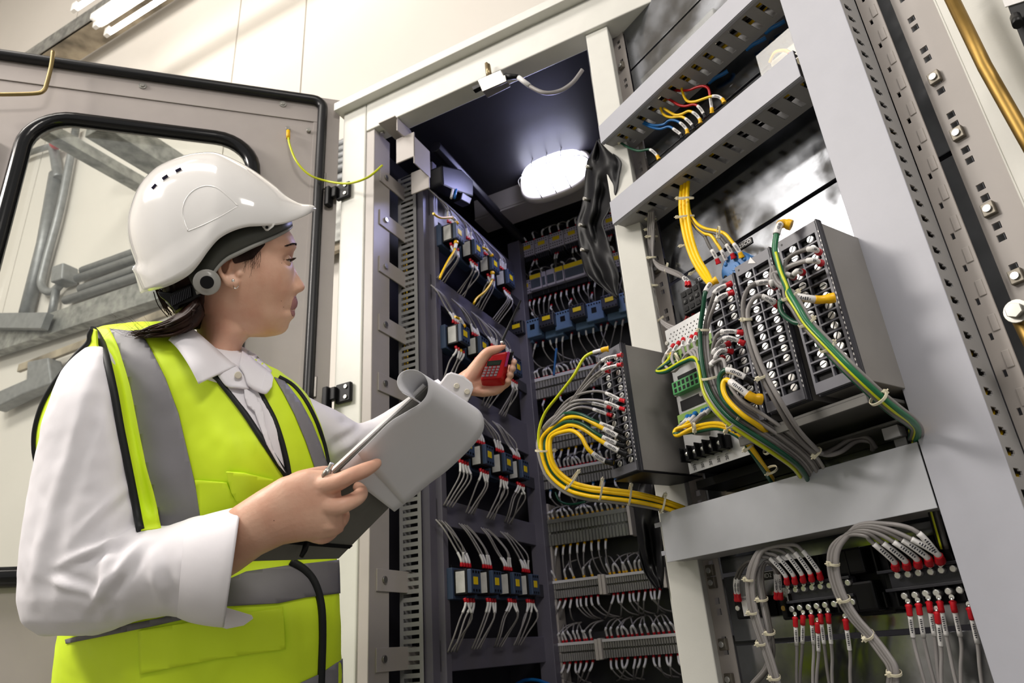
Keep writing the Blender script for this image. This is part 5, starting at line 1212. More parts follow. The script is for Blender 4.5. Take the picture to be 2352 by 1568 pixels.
# near forearm and hand
def ell_tube(m, st, n=20):
    """stations: (x, y, h, half width px across, depth radius m, direction deg)"""
    rg = []
    for (x, y, h, wpx, dr, ang) in st:
        ca, sa = math.cos(math.radians(ang)), math.sin(math.radians(ang)); rg.append([H(x-sa*wpx*math.cos(q), y+ca*wpx*math.cos(q), h+dr*math.sin(q)) for q in [2*PI*k/n for k in range(n)]])
    m.loft(rg); return m
def finger(m, pts, n=12):
    """pts (x,y,h,r px) joined by tapering tubes with knuckle swellings"""
    P = [H(a, b, c) for a, b, c, r in pts]; sc = lambda c: (DB-c)/FL
    R_ = [r*sc(c) for a, b, c, r in pts]
    Q = catmull(P, 5); RR = [R_[min(int(i/5), len(R_)-1)]*(1-(i % 5)/5)+R_[min(int(i/5)+1, len(R_)-1)]*((i % 5)/5) for i in range(len(Q))]
    m.tube(Q, RR, n); m.sph(P[-1], RR[-1], 7); m.sph(P[0], RR[0], 7); return m
hm = M()
ell_tube(hm, [(380, 1330, .13, 62, .034, -22), (450, 1300, .17, 62, .033, -24), (520, 1255, .20, 64, .031, -28), (570, 1218, .215, 64, .029, -30), (620, 1190, .222, 68, .026, -27), (670, 1170, .226, 78, .022, -20), (720, 1158, .226, 82, .019, -12), (765, 1155, .222, 76, .016, -6), (785, 1158, .215, 62, .012, -4)], 28)
finger(hm, [(700, 1120, .222, 26), (752, 1112, .232, 24), (778, 1106, .236, 21), (806, 1092, .236, 18.5), (836, 1080, .222, 18), (856, 1070, .206, 14.5), (866, 1063, .196, 11.5)])
finger(hm, [(715, 1155, .225, 24), (770, 1162, .234, 22), (800, 1154, .230, 19), (824, 1140, .214, 17.5), (830, 1128, .196, 15), (822, 1118, .186, 12.5)])
finger(hm, [(705, 1190, .222, 22), (752, 1204, .228, 20), (778, 1200, .214, 16.5), (790, 1186, .196, 14), (788, 1172, .184, 12)])
finger(hm, [(690, 1215, .216, 19), (735, 1233, .218, 16.5), (757, 1228, .204, 14), (770, 1214, .188, 12), (770, 1202, .178, 10)])
finger(hm, [(640, 1140, .214, 26), (680, 1108, .20, 24), (715, 1094, .18, 20), (745, 1086, .162, 17), (768, 1084, .15, 13)])
for (x, y) in ((600, 1215), (660, 1200)): pass
for (a, b) in (((560, 1236), (735, 1188)), ((640, 1165), (765, 1118))):
    hm.tube([H(a[0], a[1], .2345), H((a[0]+b[0])/2, (a[1]+b[1])/2, .241), H(b[0], b[1], .238)], .0035, 8)
handme = remesh(hm, .002, 4)
# far hand holding the meter
fm = M(); HB = -.20
ell_tube(fm, [(900, 1010, -.13, 34, .026, -38), (1000, 930, -.17, 30, .024, -38), (1062, 885, -.195, 27, .021, -32), (1090, 873, -.20, 34, .018, -20), (1120, 870, -.205, 40, .015, -8), (1150, 868, -.21, 36, .013, 0), (1164, 866, -.212, 24, .010, 0)], 24)
finger(fm, [(1075, 872, -.195, 20), (1092, 848, -.185, 17.5), (1108, 824, -.178, 14.5), (1122, 808, -.172, 12), (1140, 802, -.17, 10), (1152, 798, -.168, 7), (1159, 795, -.168, 4.5)])
finger(fm, [(1145, 850, -.212, 10), (1165, 838, -.21, 9), (1179, 830, -.195, 8), (1180, 832, -.182, 7)])
finger(fm, [(1145, 862, -.212, 10), (1166, 852, -.21, 9), (1177, 846, -.194, 8.5), (1175, 846, -.180, 7.5)])
finger(fm, [(1140, 874, -.212, 11), (1160, 868, -.21, 9.5), (1172, 862, -.194, 8.5), (1170, 860, -.180, 7.5)])
finger(fm, [(1135, 888, -.21, 11), (1154, 886, -.208, 9.5), (1167, 878, -.192, 8), (1166, 874, -.180, 7)])
ell_tube(fm, [(1085, 896, -.195, 13, .014, 10), (1110, 900, -.192, 12, .014, 3), (1138, 896, -.198, 12, .012, -12), (1160, 884, -.206, 8, .010, -25)], 16)
farme = remesh(fm, .0021, 3)
# hidden body core, arms and legs
bm_ = M()
bm_.loft([[H((a+b)/2+(b-a)/2*math.cos(2*PI*k/24), y, hr*math.sin(2*PI*k/24)) for k in range(24)] for (y, a, b, hr) in ((880, 330, 640, .055), (960, 250, 690, .08), (1100, 240, 700, .09), (1300, 240, 700, .085), (1568, 200, 720, .10))])
bm_.tube([H(300, 900, .03), H(200, 950, .06), H(165, 1150, .09), H(160, 1330, .11), H(250, 1345, .12), H(400, 1320, .15)], [.05, .045, .04, .038, .036, .033], 12)
bm_.tube([H(640, 960, -.05), H(720, 1000, -.06), H(820, 1040, -.09), H(920, 1000, -.135)], [.038, .038, .034, .027], 12)
hipw = H(450, 1568, 0); FZ = .0
legR = [H(330, 1568, .02), V((hipw.x-.085, hipw.y-.01, .42)), V((hipw.x-.09, hipw.y+.0, .08))]; legL = [H(570, 1568, -.02), V((hipw.x+.10, hipw.y+.03, .42)), V((hipw.x+.11, hipw.y+.05, .08))]
for L_ in (legR, legL): bm_.tube(L_, [.075, .05, .035], 14)
bodyme = remesh(bm_, .008, 4)
bb_ = bmesh.new()
for q in (headme, handme, farme, bodyme): bb_.from_mesh(q)
full = bpy.data.meshes.new('person_body'); bb_.to_mesh(full); bb_.free()
body = mesh_obj(full, 'body', [SKIN, LIP], person)
T0 = wm(person)
_b = bmesh.new(); _b.from_mesh(full); _b.transform(T0); BODYT = BVHTree.FromBMesh(_b); _b.free()
def hit0(x, y):
    r_ = ray(x, y).normalized(); L = BODYT.ray_cast(C0, r_)[0]
    return (L if L is not None else H(x, y))+r_*.0002
# ---- eyes, brow, earrings
for s in (1, -1):
    c = H(652.3, 598.5, .0258*s); ER = .0103
    e = M().sph(c, ER, 12).build('eyeball', mat('eye_white', 'dcd6d0', .15, var=.02), body)
    d = (RT*.93+FW*.34+UP*.06).normalized(); lat = (-FW-d*(-FW).dot(d)).normalized()*s; upv = (UP-d*UP.dot(d)-lat*UP.dot(lat)).normalized()
    M().tube([c+d*ER*.86, c+d*ER*.97, c+d*ER*1.03], [.0058, .0044, .0018], 16).build('iris', mat('dark_iris', '1c120d', .1, var=.1), e)
    for nm_, lim in (('upper_eyelid', 1), ('lower_eyelid', -1)):
        rows = []
        for i in range(17):
            be = math.radians(-88+11*i); cb_ = math.cos(be); row = []
            a0 = (12*cb_-7 if lim > 0 else -12*cb_-7)
            for j in range(9):
                al = math.radians(a0+(118-a0)*j/8 if lim > 0 else a0+(-115-a0)*j/8); rr = ER+.0011
                row.append(c+(d*math.cos(al)+upv*math.sin(al))*(cb_*rr)+lat*(math.sin(be)*rr))
            rows.append(row)
        q = M(); q.loft(rows, caps=False, closed=False); o = q.build(nm_, SKIN, body); sd = o.modifiers.new('Solidify', 'SOLIDIFY'); sd.thickness = .0009
    lm_ = M()
    for k in range(22):
        be = math.radians(-70+6.6*k); cb_ = math.cos(be); al = math.radians(12*cb_-7); rr = ER+.0018
        a = c+(d*math.cos(al)+upv*math.sin(al))*(cb_*rr)+lat*(math.sin(be)*rr); n_ = (a-c).normalized()
        lm_.tube([a, a+n_*.003+upv*.0002, a+n_*.0062+upv*.0022+lat*math.sin(be)*.002], [.0006, .00045, .00015], 5)
    lm_.tube([c+(d*math.cos(math.radians(12*math.cos(q)-7))+upv*math.sin(math.radians(12*math.cos(q)-7)))*(math.cos(q)*(ER+.0016))+lat*(math.sin(q)*(ER+.0016)) for q in [math.radians(-75+10*i) for i in range(16)]], .00075, 6)
    lm_.build('eyelashes', HAIR, body)
    br = M(); random.seed(3)
    for k in range(90):
        t = k/89; a = H(659+22.5*math.sin(PI*t*.56), 561+4*(1-t)-4*math.sin(PI*t*.8)+3*t*t, (.047-.033*t)*s)
        j = random.uniform(-.0012, .0012)*(1-.5*(1-t)); a = a+UP*j; br.tube([a, a+(RT*.5-UP*.12).normalized()*-.0075*(1-.4*t)+RT*.0005*0-UP*.0008], [.00045, .00015], 4)
    br.build('eyebrow', HAIR, body)
M().sph(H(535.5, 644, eh+.016), .0024, 8).build('ear_stud', mat('crystal_stud', 'f4f2ee', .05, .9, var=.02), body)
M().tube(catmull([H(536, 656, eh+.013), H(539, 662, eh+.016), H(544, 661, eh+.014), H(548, 655, eh+.010), H(547, 648, eh+.004)], 5), .0008, 8).build('ear_hoop', mat('silver_hoop', 'e6e2dc', .15, 1., var=.02), body)
MOLE = mat('mole_brown', '4a2a20', .6)
for (x, y, bvh_h) in ((645.8, 691, .052), (651, 705, .047), (647, 604, .058)):
    P = hit0(x, y); M().sph(P, .0006, 6).build('mole', MOLE, body)
P = hit0(629.5, 1195); M().sph(P, .0006, 6).build('mole', MOLE, body)
# ---- hair
hr_ = M(); rg = []
for (y, xl, xr, hw) in ((480, 330, 640, .076), (520, 334, 622, .0795), (545, 338, 612, .081), (562, 342, 606, .082), (576, 346, 592, .082), (588, 350, 570, .0805), (600, 354, 540, .078), (610, 358, 508, .0765), (640, 366, 497, .070), (670, 376, 488, .0635), (700, 390, 480, .054), (730, 410, 474, .043), (755, 430, 466, .028)):
    xm = xl+(xr-xl)*.5; rg.append([H(xm+(xr-xm)*abs(math.cos(q))**.5 if math.cos(q) > 0 else xm+(xm-xl)*math.cos(q), y, hw*math.copysign(abs(math.sin(q))**(.45 if math.cos(q) > 0 else .7), math.sin(q))) for q in [2*PI*k/48 for k in range(48)]])
hr_.loft(rg); hairme = remesh(hr_, .003, 3)
for v in hairme.vertices: v.co += v.normal*.0012*math.sin(noise.noise(v.co*30)*14)
hair = mesh_obj(hairme, 'hair', HAIR, person)
random.seed(11); ST = M()
for k in range(150):
    t = random.random(); s = random.random(); hh = random.uniform(.0, .062)
    a = (452-8*t+random.uniform(-6, 6), 690+36*t); e_ = (292+random.uniform(0, 55)+40*(1-t)*random.random(), 757+16*s+4*t)
    b = (436-10*(1-t), 716+34*t); c = (400-20*(1-t), 738+32*t); d = (352-14*(1-t), 752+22*t)
    hz = lambda f: hh*(1-.3*f)+.035+.01*math.sin(f*5+k)
    P = [H(a[0], a[1], hz(0)), H(b[0], b[1], hz(.25)), H(c[0], c[1], hz(.5)), H(d[0], d[1], hz(.75)), H(e_[0], e_[1], hz(1))]
    Q = catmull(P, 4); ST.tube(Q, [.0022*(1-.75*i/len(Q)) for i in range(len(Q))], 5)
core = []
for (x, y, r1, r2) in ((462, 700, 26, .03), (444, 722, 30, .035), (418, 742, 27, .034), (380, 756, 18, .026), (340, 763, 9, .014), (310, 764, 4, .006)):
    core.append([H(x+.35*r1*math.cos(q), y+r1*math.cos(q)*.9, .062+r2*math.sin(q)) for q in [2*PI*k/14 for k in range(14)]])
ST.loft(core)
for k in range(46):
    x0 = random.uniform(560, 598); y0 = 596-(x0-560)*.55+random.uniform(-4, 2); hh = .0785; L = random.uniform(12, 52)*(1 if x0 > 572 else .6)
    ST.tube(catmull([H(x0, y0, hh), H(x0+1+random.uniform(-2, 2), y0+L*.5, hh-.001), H(x0-3+random.uniform(-5, 3), y0+L, hh-.004)], 4), .00012, 4)
for k in range(18):
    x0 = random.uniform(300, 420); y0 = 765+random.uniform(-6, 6); ST.tube(catmull([H(x0, y0, .07), H(x0-30, y0-12+random.uniform(-22, 16), .06), H(x0-60+random.uniform(-20, 20), y0+random.uniform(-50, 14), .05)], 7), .00014, 4)
for k in range(26):
    x0 = random.uniform(352, 378); y0 = 640+random.uniform(0, 30); ST.tube(catmull([H(x0, y0, .02), H(x0+10, y0+30, .02), H(x0+28+random.uniform(-8, 8), y0+58, .02)], 4), .0009, 4)
ST.build('ponytail', HAIR, hair)
# ---------------------------------------------------------------- helmet
Tp = [(303, 618), (316, 607), (302, 578), (293, 540), (295, 491), (317, 430), (351, 390), (388, 369), (434, 354), (480, 349), (510, 354), (556, 375), (596, 400), (633, 427), (660, 450), (690, 466), (716, 470), (727, 479)]
Bp = [(331, 667, 0), (332, 667, .010), (334, 667, .025), (341, 665, .048), (356, 663, .068), (378, 658, .084), (409, 645, .096), (438, 627, .102), (458, 605, .105), (480, 574, .107), (504, 548, .107), (536, 530, .104), (571, 520, .098), (610, 518, .086), (644, 515, .071), (676, 506, .053), (708, 492, .03), (727, 480, 0)]
TT = catmull([V((a, b, 0)) for a, b in Tp], 5); BB = catmull([V(b) for b in Bp], 5); NT = len(TT); NP = 22
def helm_pt(i, ph, out=0., side=1):
    T, B = TT[i], BB[i]; f = 1-math.cos(ph); x = T.x+(B.x-T.x)*f; y = T.y+(B.y-T.y)*f; h = B.z*math.sin(ph)**.82*side
    step = 0
    if 5 <= i < NT*.62:
        thr = .765*min(1, (i-5)/16)**.7; step = max(0, min(1, (f-thr)/.03))*min(1, (NT*.62-i)/8)*(1+1.9*max(0, 1-(i-5)/18))
    dx, dy = x-480, y-560; L = math.hypot(dx, dy)
    o = step*4.2*min(1, L/120)
    x += dx/L*o; y += dy/L*o; h += step*.0028*side
    return H(x-out*dx/L, y-out*dy/L, h-out*.00068*side)
hs = M()
for side in (1, -1):
    for lay in (0, 1):
        G_ = [[helm_pt(i, PI/2*j/NP, 4.2*lay, side) for j in range(NP+1)] for i in range(NT)]
        fs = [(i*(NP+1)+j, i*(NP+1)+j+1, (i+1)*(NP+1)+j+1, (i+1)*(NP+1)+j) for i in range(NT-1) for j in range(NP)]
        hs.add([p for r_ in G_ for p in r_], fs, 0, True)
    rim = [helm_pt(i, PI/2, 0, side) for i in range(NT)]+[helm_pt(i, PI/2, 4.2, side) for i in range(NT)]
    hs.add(rim, [(i, i+1, NT+i+1, NT+i) for i in range(NT-1)], 0, True)
helmet = hs.build('safety_helmet', HELM, person)
hb = BVHTree.FromPolygons([tuple(v) for v in hs.v], hs.f)
def hit(bv, x, y, off=0., dd=DB):
    r_ = ray(x, y).normalized(); loc, nn, i_, ds = bv.ray_cast(C0, r_)
    if loc is None:
        loc, nn, i_, ds = bv.find_nearest(C0+ray(x, y)*dd); d = (loc-C0).dot(FW); return C0+ray(x, y)*(d-off)
    return loc-r_*off
def dtube(bv, pts, r, name, mt, parent, off=0., n=5, flat=None):
    P = catmull([V((x, y, 0)) for x, y in pts], n); return M().tube([hit(bv, p.x, p.y, off) for p in P], r, 8, flat=flat).build(name, mt, parent)
for (x, y, a) in ((353.5, 428, -48), (379, 407, -34), (409.5, 390, -26)):
    ca, sa = math.cos(math.radians(a)), math.sin(math.radians(a))
    q = [(x+ca*i*9-sa*j*5.5, y+sa*i*9+ca*j*5.5) for i, j in ((-1, -1), (1, -1), (1, 1), (-1, 1))]; q2 = [(x+ca*i*7-sa*j*3.3, y+sa*i*7+ca*j*3.3) for i, j in ((-1, -1), (1, -1), (1, 1), (-1, 1))]
    M().prism([hit(hb, u, v, .0012) for u, v in q], ray(x, y).normalized()*.003).build('vent_frame', HELM, helmet, bevel=.0006)
    M().prism([hit(hb, u, v, .0022) for u, v in q2], ray(x, y).normalized()*.002).build('vent_slot', mat('vent_dark', '120e22', .95, spec=.05), helmet)
dtube(hb, [(433, 531), (424, 510), (420, 485), (428, 458), (446, 438), (472, 428), (498, 432), (522, 450), (547, 474)], .0016, 'shell_crease', HELM, helmet, -.0013)
dtube(hb, [(433, 531), (470, 516), (510, 496), (547, 474)], .0013, 'shell_crease', HELM, helmet, -.0010)
# suspension harness
sus = [((668, 496), (673, 519), 0), ((655, 497), (664, 529), .028), ((630, 503), (638, 544), .052), ((602, 510), (612, 556), .068), ((572, 518), (580, 570), .078), ((545, 526), (550, 585), .083), ((518, 540), (520, 600), .086), ((492, 560), (498, 622), .088), ((468, 590), (482, 648), .088), ((450, 610), (468, 668), .087), ((430, 630), (452, 676), .083)]
for nm_, lo, mt_ in (('headband', 0, HARN), ('headband_edge', 1, HARL)):
    rgs = []
    S_ = catmull([V((a[0], a[1], h)) for a, b, h in sus], 4); E_ = catmull([V((b[0], b[1], h)) for a, b, h in sus], 4)
    for s, e in zip(S_, E_):
        if lo: s2 = e+(s-e)*.16; rgs.append([H(s2.x, s2.y, s2.z+.0035), H(e.x, e.y+1, e.z+.0035), H(e.x, e.y+1, e.z-.001), H(s2.x, s2.y, s2.z-.001)])
        else: rgs.append([H(s.x, s.y, s.z+.002), H(e.x, e.y, e.z+.002), H(e.x, e.y, e.z-.001), H(s.x, s.y, s.z-.001)])
    M().loft(rgs).build(nm_, mt_, helmet)
M().prism([H(x, y, .080) for x, y in ((597, 514), (632, 514), (628, 521), (616, 530), (610, 530))], ray(612, 520).normalized()*.003).build('clip', WHP, helmet, bevel=.0006)
c = H(613, 522, .0815); M().tube([c, c+ray(613, 522).normalized()*.001], .0022, 10).build('clip_hole', BLK, helmet)
v_ = ray(475, 649).normalized(); c = H(475.5, 648, .098)
M().tube([c+v_*.012, c+v_*.001, c, c+v_*.0006, c+v_*.003], [.0185, .0185, .0165, .0125, .0115], 32).build('side_knob', HARL, helmet)
M().tube([c+v_*.006, c-v_*.0006], [.0098, .0092], 28).build('knob_centre', BLK, helmet, bevel=.0006)
st_ = M(); st_.prism([H(x, y, .080) for x, y in ((360, 668), (395, 672), (434, 652), (458, 652), (463, 680), (440, 692), (412, 702), (408, 713), (399, 712), (384, 694), (368, 682))], ray(420, 680)*.045); st_.build('nape_strap', BLK, helmet, bevel=.003)
rb = M()
for k in range(12):
    x = 392+k*3.9; y = 693-k*2.0; rb.prism([H(x, y-12, .0835), H(x+2, y-13, .0835), H(x+4.5, y+9, .0835), H(x+2.5, y+10, .0835)], ray(x, y)*.006)
rb.build('ratchet_ribs', BLK2, helmet)
# ---------------------------------------------------------------- vest and shirt torso
TR = [(738, 300, 380, .012), (750, 228, 420, .035), (775, 214, 470, .055), (810, 205, 560, .075), (850, 198, 640, .092), (900, 190, 700, .102), (960, 182, 735, .110), (1030, 178, 752, .118), (1100, 170, 762, .122), (1200, 165, 768, .120), (1300, 158, 775, .120), (1400, 140, 781, .128), (1500, 125, 784, .134), (1568, 118, 786, .138), (1700, 112, 790, .142)]
TRc = catmull([V((a, b, c)) for a, b, c, d in TR], 5); TRd = catmull([V((d, 0, 0)) for a, b, c, d in TR], 5)
m = M(); rg = []
for q, w_ in zip(TRc, TRd):
    y, xl, xr = q; hr = w_.x; n = 64; ring = []
    for k in range(n):
        a = 2*PI*k/n; c, s = math.cos(a), math.sin(a); x = (xl+xr)/2+(xr-xl)/2*math.copysign(abs(c)**.9, c)
        h = hr*math.copysign(abs(s)**.85, s)
        if s > 0: h += .022*math.exp(-((x-575)/95)**2)*math.exp(-((y-1050)/110)**2)-.034*math.exp(-((x-640)/170)**2)*math.exp(-((y-1275)/90)**2)
        ring.append(H(x, y+(10*math.sin((x-450)/130) if y > 1600 else 0), h))
    rg.append(ring)
m.loft(rg); vm = remesh(m, .0055, 3)
wrinkle(vm, [fold((470, 930), (560, 1080), .012, .004), (fold((350, 1000), (420, 1180), .014, .003)), fold((560, 980), (650, 1110), .009, .003), fold((640, 940), (700, 1080), .008, .004), fold((670, 900), (735, 1060), .008, .003), fold((540, 1400), (650, 1560), .014, .005), fold((660, 1380), (690, 1560), .010, .006), fold((200, 1480), (330, 1560), .014, .004), fold((400, 1440), (420, 1568), .012, .004), fold((740, 1340), (760, 1560), .008, .004), fold((560, 1420), (480, 1560), .01, .003)], 1.)
bvv = bmesh.new(); bvv.from_mesh(vm); TB_ = BVHTree.FromBMesh(bvv); bvv.free()
vest = mesh_obj(vm, 'safety_vest', LIME, person)
def drape(poly, name, mt, parent, off=.0025, th=.0015, step=13, bv=None, smooth_poly=False, mod=None):
    b = bmesh.new(); P = poly
    if smooth_poly: P = [(p.x, p.y) for p in catmull([V((x, y, 0)) for x, y in poly], 4, closed=True)]
    f = b.faces.new([b.verts.new((x, y, 0)) for x, y in P])
    xs = [p[0] for p in P]; ys_ = [p[1] for p in P]
    x = math.floor(min(xs)/step)*step+step*.5
    while x < max(xs):
        bmesh.ops.bisect_plane(b, geom=b.verts[:]+b.edges[:]+b.faces[:], plane_co=(x, 0, 0), plane_no=(1, 0, 0)); x += step
    y = math.floor(min(ys_)/step)*step+step*.5
    while y < max(ys_):
        bmesh.ops.bisect_plane(b, geom=b.verts[:]+b.edges[:]+b.faces[:], plane_co=(0, y, 0), plane_no=(0, 1, 0)); y += step
    bmesh.ops.triangulate(b, faces=[f for f in b.faces if len(f.verts) > 4])
    inv = wm(parent).inverted()
    for v in b.verts:
        X, Y = v.co.x, v.co.y; p = hit(bv or TB_, X, Y, off+(mod(X, Y) if mod else 0)); v.co = inv @ p
    me = bpy.data.meshes.new(name); b.to_mesh(me); b.free(); me.materials.append(mt)
    for p in me.polygons: p.use_smooth = True
    o = bpy.data.objects.new(name, me); COL.objects.link(o); o.parent = parent
    md = o.modifiers.new('Solidify', 'SOLIDIFY'); md.thickness = th; md.offset = 0
    return o
drape([(247, 754), (300, 760), (326, 768), (346, 800), (380, 868), (410, 950), (431, 1040), (450, 1120), (468, 1192), (480, 1260), (372, 1260), (367, 1205), (352, 1140), (330, 1060), (311, 960), (294, 870), (270, 800)], 'shoulder_stripe', REFL, vest)
drape([(630, 866), (655, 876), (690, 922), (716, 970), (736, 1020), (753, 1070), (757, 1120), (735, 1120), (722, 1070), (702, 1012), (676, 950), (650, 900)], 'shoulder_stripe', REFL, vest, step=10)
drape([(150, 1468), (250, 1442), (372, 1418), (420, 1400), (513, 1335), (565, 1312), (660, 1298), (779, 1285), (781, 1362), (700, 1372), (640, 1385), (520, 1392), (430, 1420), (340, 1440), (180, 1472), (152, 1478)], 'waist_stripe', mat('grey_reflective_tape_waist', '6f6d72', .5, var=.05, bump=.1, bscale=12), vest)
drape([(690, 1568), (740, 1545), (787, 1512), (788, 1600), (640, 1600)], 'hem_stripe', REFL, vest)
drape([(520, 1083), (560, 1086), (628, 1101), (632, 1120), (600, 1150), (580, 1162), (548, 1158), (532, 1130)], 'pocket_flap', LIME, vest, .005, .003, 9)
drape([(448, 1102), (521, 1108), (535, 1140), (560, 1165), (560, 1250), (470, 1250)], 'chest_pocket', LIME, vest, .003, .002, 12)
drape([(318, 1448), (650, 1392), (656, 1490), (500, 1512), (322, 1548)], 'lower_pocket_flap', LIME, vest, .004, .003, 14)
# white shirt showing in the vest opening, with placket
shf = drape([(430, 820), (470, 795), (545, 790), (584, 812), (624, 852), (612, 885), (602, 902), (614, 928), (632, 965), (647, 1012), (659, 1060), (665, 1098), (640, 1066), (600, 1005), (560, 945), (510, 882), (470, 870)], 'shirt_front', SHIRT, person, .003, .002, 9, mod=lambda x, y: .0025*math.sin((x*.8-y*.45)*.11)*(1 if y > 880 else 0))
drape([(560, 890), (585, 905), (603, 935), (612, 985), (630, 1040), (655, 1085), (640, 1068), (612, 1020), (592, 965), (585, 945), (568, 930), (562, 910)], 'placket', SHIRT, shf, .0075, .002, 8)
bp = hit(TB_, 547, 861, .014)
# piping
dtube(TB_, [(480, 858), (495, 866), (512, 884), (560, 946), (600, 1006), (640, 1066), (664, 1100)], .0042, 'front_piping', PIPE, vest, .003)
dtube(TB_, [(596, 900), (612, 930), (630, 965), (646, 1012), (658, 1060), (665, 1102)], .0042, 'front_piping', PIPE, vest, .003)
dtube(TB_, [(640, 866), (672, 885), (700, 918), (726, 968), (744, 1020), (755, 1072)], .004, 'armhole_piping', PIPE, vest, .001)
dtube(TB_, [(668, 1288), (700, 1308), (724, 1340), (738, 1390), (741, 1460), (738, 1560), (736, 1640)], .0058, 'front_piping', PIPE, vest, .003)
drape([(534, 592), (546, 583), (562, 574), (582, 565), (602, 556), (609, 560), (600, 572), (590, 583), (580, 594), (566, 598), (550, 603), (538, 604)], 'temple_hair', HAIR, hair, .0012, .0012, 5, bv=BODYT, smooth_poly=True)
drape([(675.5, 680), (679.5, 680), (682, 686), (684, 694), (682.5, 703), (678, 709.5), (673, 711), (667, 710.5), (669.5, 702), (672, 689)], 'upper_lip', LIP, body, .00035, .0004, 2.5, bv=BODYT)
drape([(667, 711.8), (673, 713), (676.5, 713), (677.5, 721), (675.5, 727), (671.5, 726), (669, 720)], 'lower_lip', LIP, body, .00035, .0004, 2.5, bv=BODYT)
# ---------------------------------------------------------------- sleeves
sm_ = M(); rg = []
for (y, xl, xr, hc, dr) in ((795, 200, 248, .055, .022), (815, 172, 262, .06, .038), (850, 142, 275, .068, .052), (900, 118, 286, .078, .060), (960, 98, 298, .086, .064), (1050, 80, 315, .094, .067), (1130, 62, 325, .10, .068), (1220, 47, 338, .108, .070), (1310, 38, 345, .116, .070), (1380, 37, 330, .12, .066), (1430, 48, 290, .12, .055), (1460, 90, 220, .12, .03)):
    rg.append([H((xl+xr)/2+(xr-xl)/2*math.cos(q), y+22*(math.sin(q) > 0)*0, hc+dr*math.sin(q)) for q in [2*PI*k/32 for k in range(32)]])
sm_.loft(rg)
rg = []
for (xt, yt, xb, yb, hc, dr) in ((150, 1230, 110, 1455, .12, .05), (210, 1210, 190, 1462, .122, .066), (270, 1212, 250, 1450, .128, .070), (330, 1214, 320, 1424, .138, .068), (400, 1200, 385, 1412, .155, .064), (450, 1186, 430, 1424, .17, .060), (478, 1180, 452, 1432, .178, .058)):
    rg.append([H((xt+xb)/2+(xt-xb)/2*math.cos(q), (yt+yb)/2+(yt-yb)/2*math.cos(q), hc+dr*math.sin(q)) for q in [2*PI*k/32 for k in range(32)]])
sm_.loft(rg)
slm = remesh(sm_, .0045, 5)
wrinkle(slm, [fold((215, 850), (120, 1180), .009, .004, .14), fold((120, 1150), (70, 1380), .009, .004, .16), fold((300, 1110), (190, 1215), .007, .004, .17), fold((325, 1215), (150, 1290), .006, .007, .18), fold((330, 1240), (200, 1400), .007, .007, .19), fold((250, 1240), (235, 1430), .007, .006, .19), fold((345, 1250), (375, 1390), .008, .005, .2), fold((110, 1330), (230, 1365), .006, .005, .18), fold((230, 900), (265, 1080), .010, .003, .14), fold((300, 1000), (285, 1130), .008, -.003, .16)], 1.)
sleeve = mesh_obj(slm, 'shirt_sleeve', SHIRT, person)
cm = M(); rgo = []; rgi = []
for (xt, yt, xb, yb, hc, dr) in ((425, 1196, 406, 1418, .168, .066), (460, 1184, 432, 1430, .178, .067), (505, 1172, 468, 1437, .190, .066), (556, 1160, 516, 1443, .203, .064)):
    rgo.append([H((xt+xb)/2+(xt-xb)/2*math.cos(q), (yt+yb)/2+(yt-yb)/2*math.cos(q), hc+dr*math.sin(q)+.002*math.sin(3*q)) for q in [2*PI*k/40 for k in range(40)]])
    rgi.append([H((xt+xb)/2+(xt-xb)/2*math.cos(q)*.97, (yt+yb)/2+(yt-yb)/2*math.cos(q)*.97, hc+(dr-.006)*math.sin(q)) for q in [2*PI*k/40 for k in range(40)]])
cm.loft(rgo+rgi[::-1], caps=False)
cuff = cm.build('shirt_cuff', SHIRT, person, sub=1)
M().prism([H(x, y, .165) for x, y in ((510, 1392), (545, 1402), (578, 1412), (582, 1420), (560, 1436), (520, 1444), (508, 1440))], ray(540, 1420)*.003).build('cuff_corner', SHIRT, cuff, bevel=.001)
dtube_pts = [(440, 1193), (430, 1260), (424, 1340), (418, 1424)]
# far sleeve and cuff
fs_ = M(); ell_tube(fs_, [(668, 940, -.01, 42, .06, 30), (710, 985, -.03, 66, .064, 35), (760, 1010, -.05, 66, .062, 25), (820, 1035, -.08, 62, .056, 5), (880, 1010, -.11, 54, .050, -25), (950, 960, -.14, 46, .044, -35), (1010, 912, -.17, 40, .038, -38), (1030, 898, -.18, 38, .034, -38)], 28)
fsm = remesh(fs_, .0045, 4)
wrinkle(fsm, [fold((760, 1050), (850, 985), .008, .007, -.02), fold((770, 1000), (830, 970), .008, .006, -.02), fold((740, 960), (780, 1040), .008, -.004, -.02), fold((800, 1060), (870, 1000), .008, .006, -.04)], 1.)
mesh_obj(fsm, 'shirt_sleeve', SHIRT, person)
cf = M(); cf.loft([[H(x, y, h) for x, y in q] for q, h in (([(1008, 882), (1026, 858), (1036, 854), (1064, 862), (1084, 878), (1088, 891), (1083, 905), (1073, 926), (1040, 940), (1000, 905)], -.150), ([(1010, 884), (1028, 862), (1038, 858), (1064, 866), (1081, 880), (1084, 891), (1080, 903), (1070, 923), (1040, 936), (1004, 905)], -.195))])
cfo = cf.build('shirt_cuff', SHIRT, person, bevel=.003)
for (x, y) in ((1049, 886), (1073, 899)):
    c = H(x, y, -.1485); v_ = ray(x, y).normalized(); M().tube([c, c-v_*.0018, c-v_*.0022], [.0052, .005, .004], 16).build('button', mat('pearl_button', 'e4ddcc', .2, var=.05), cfo)
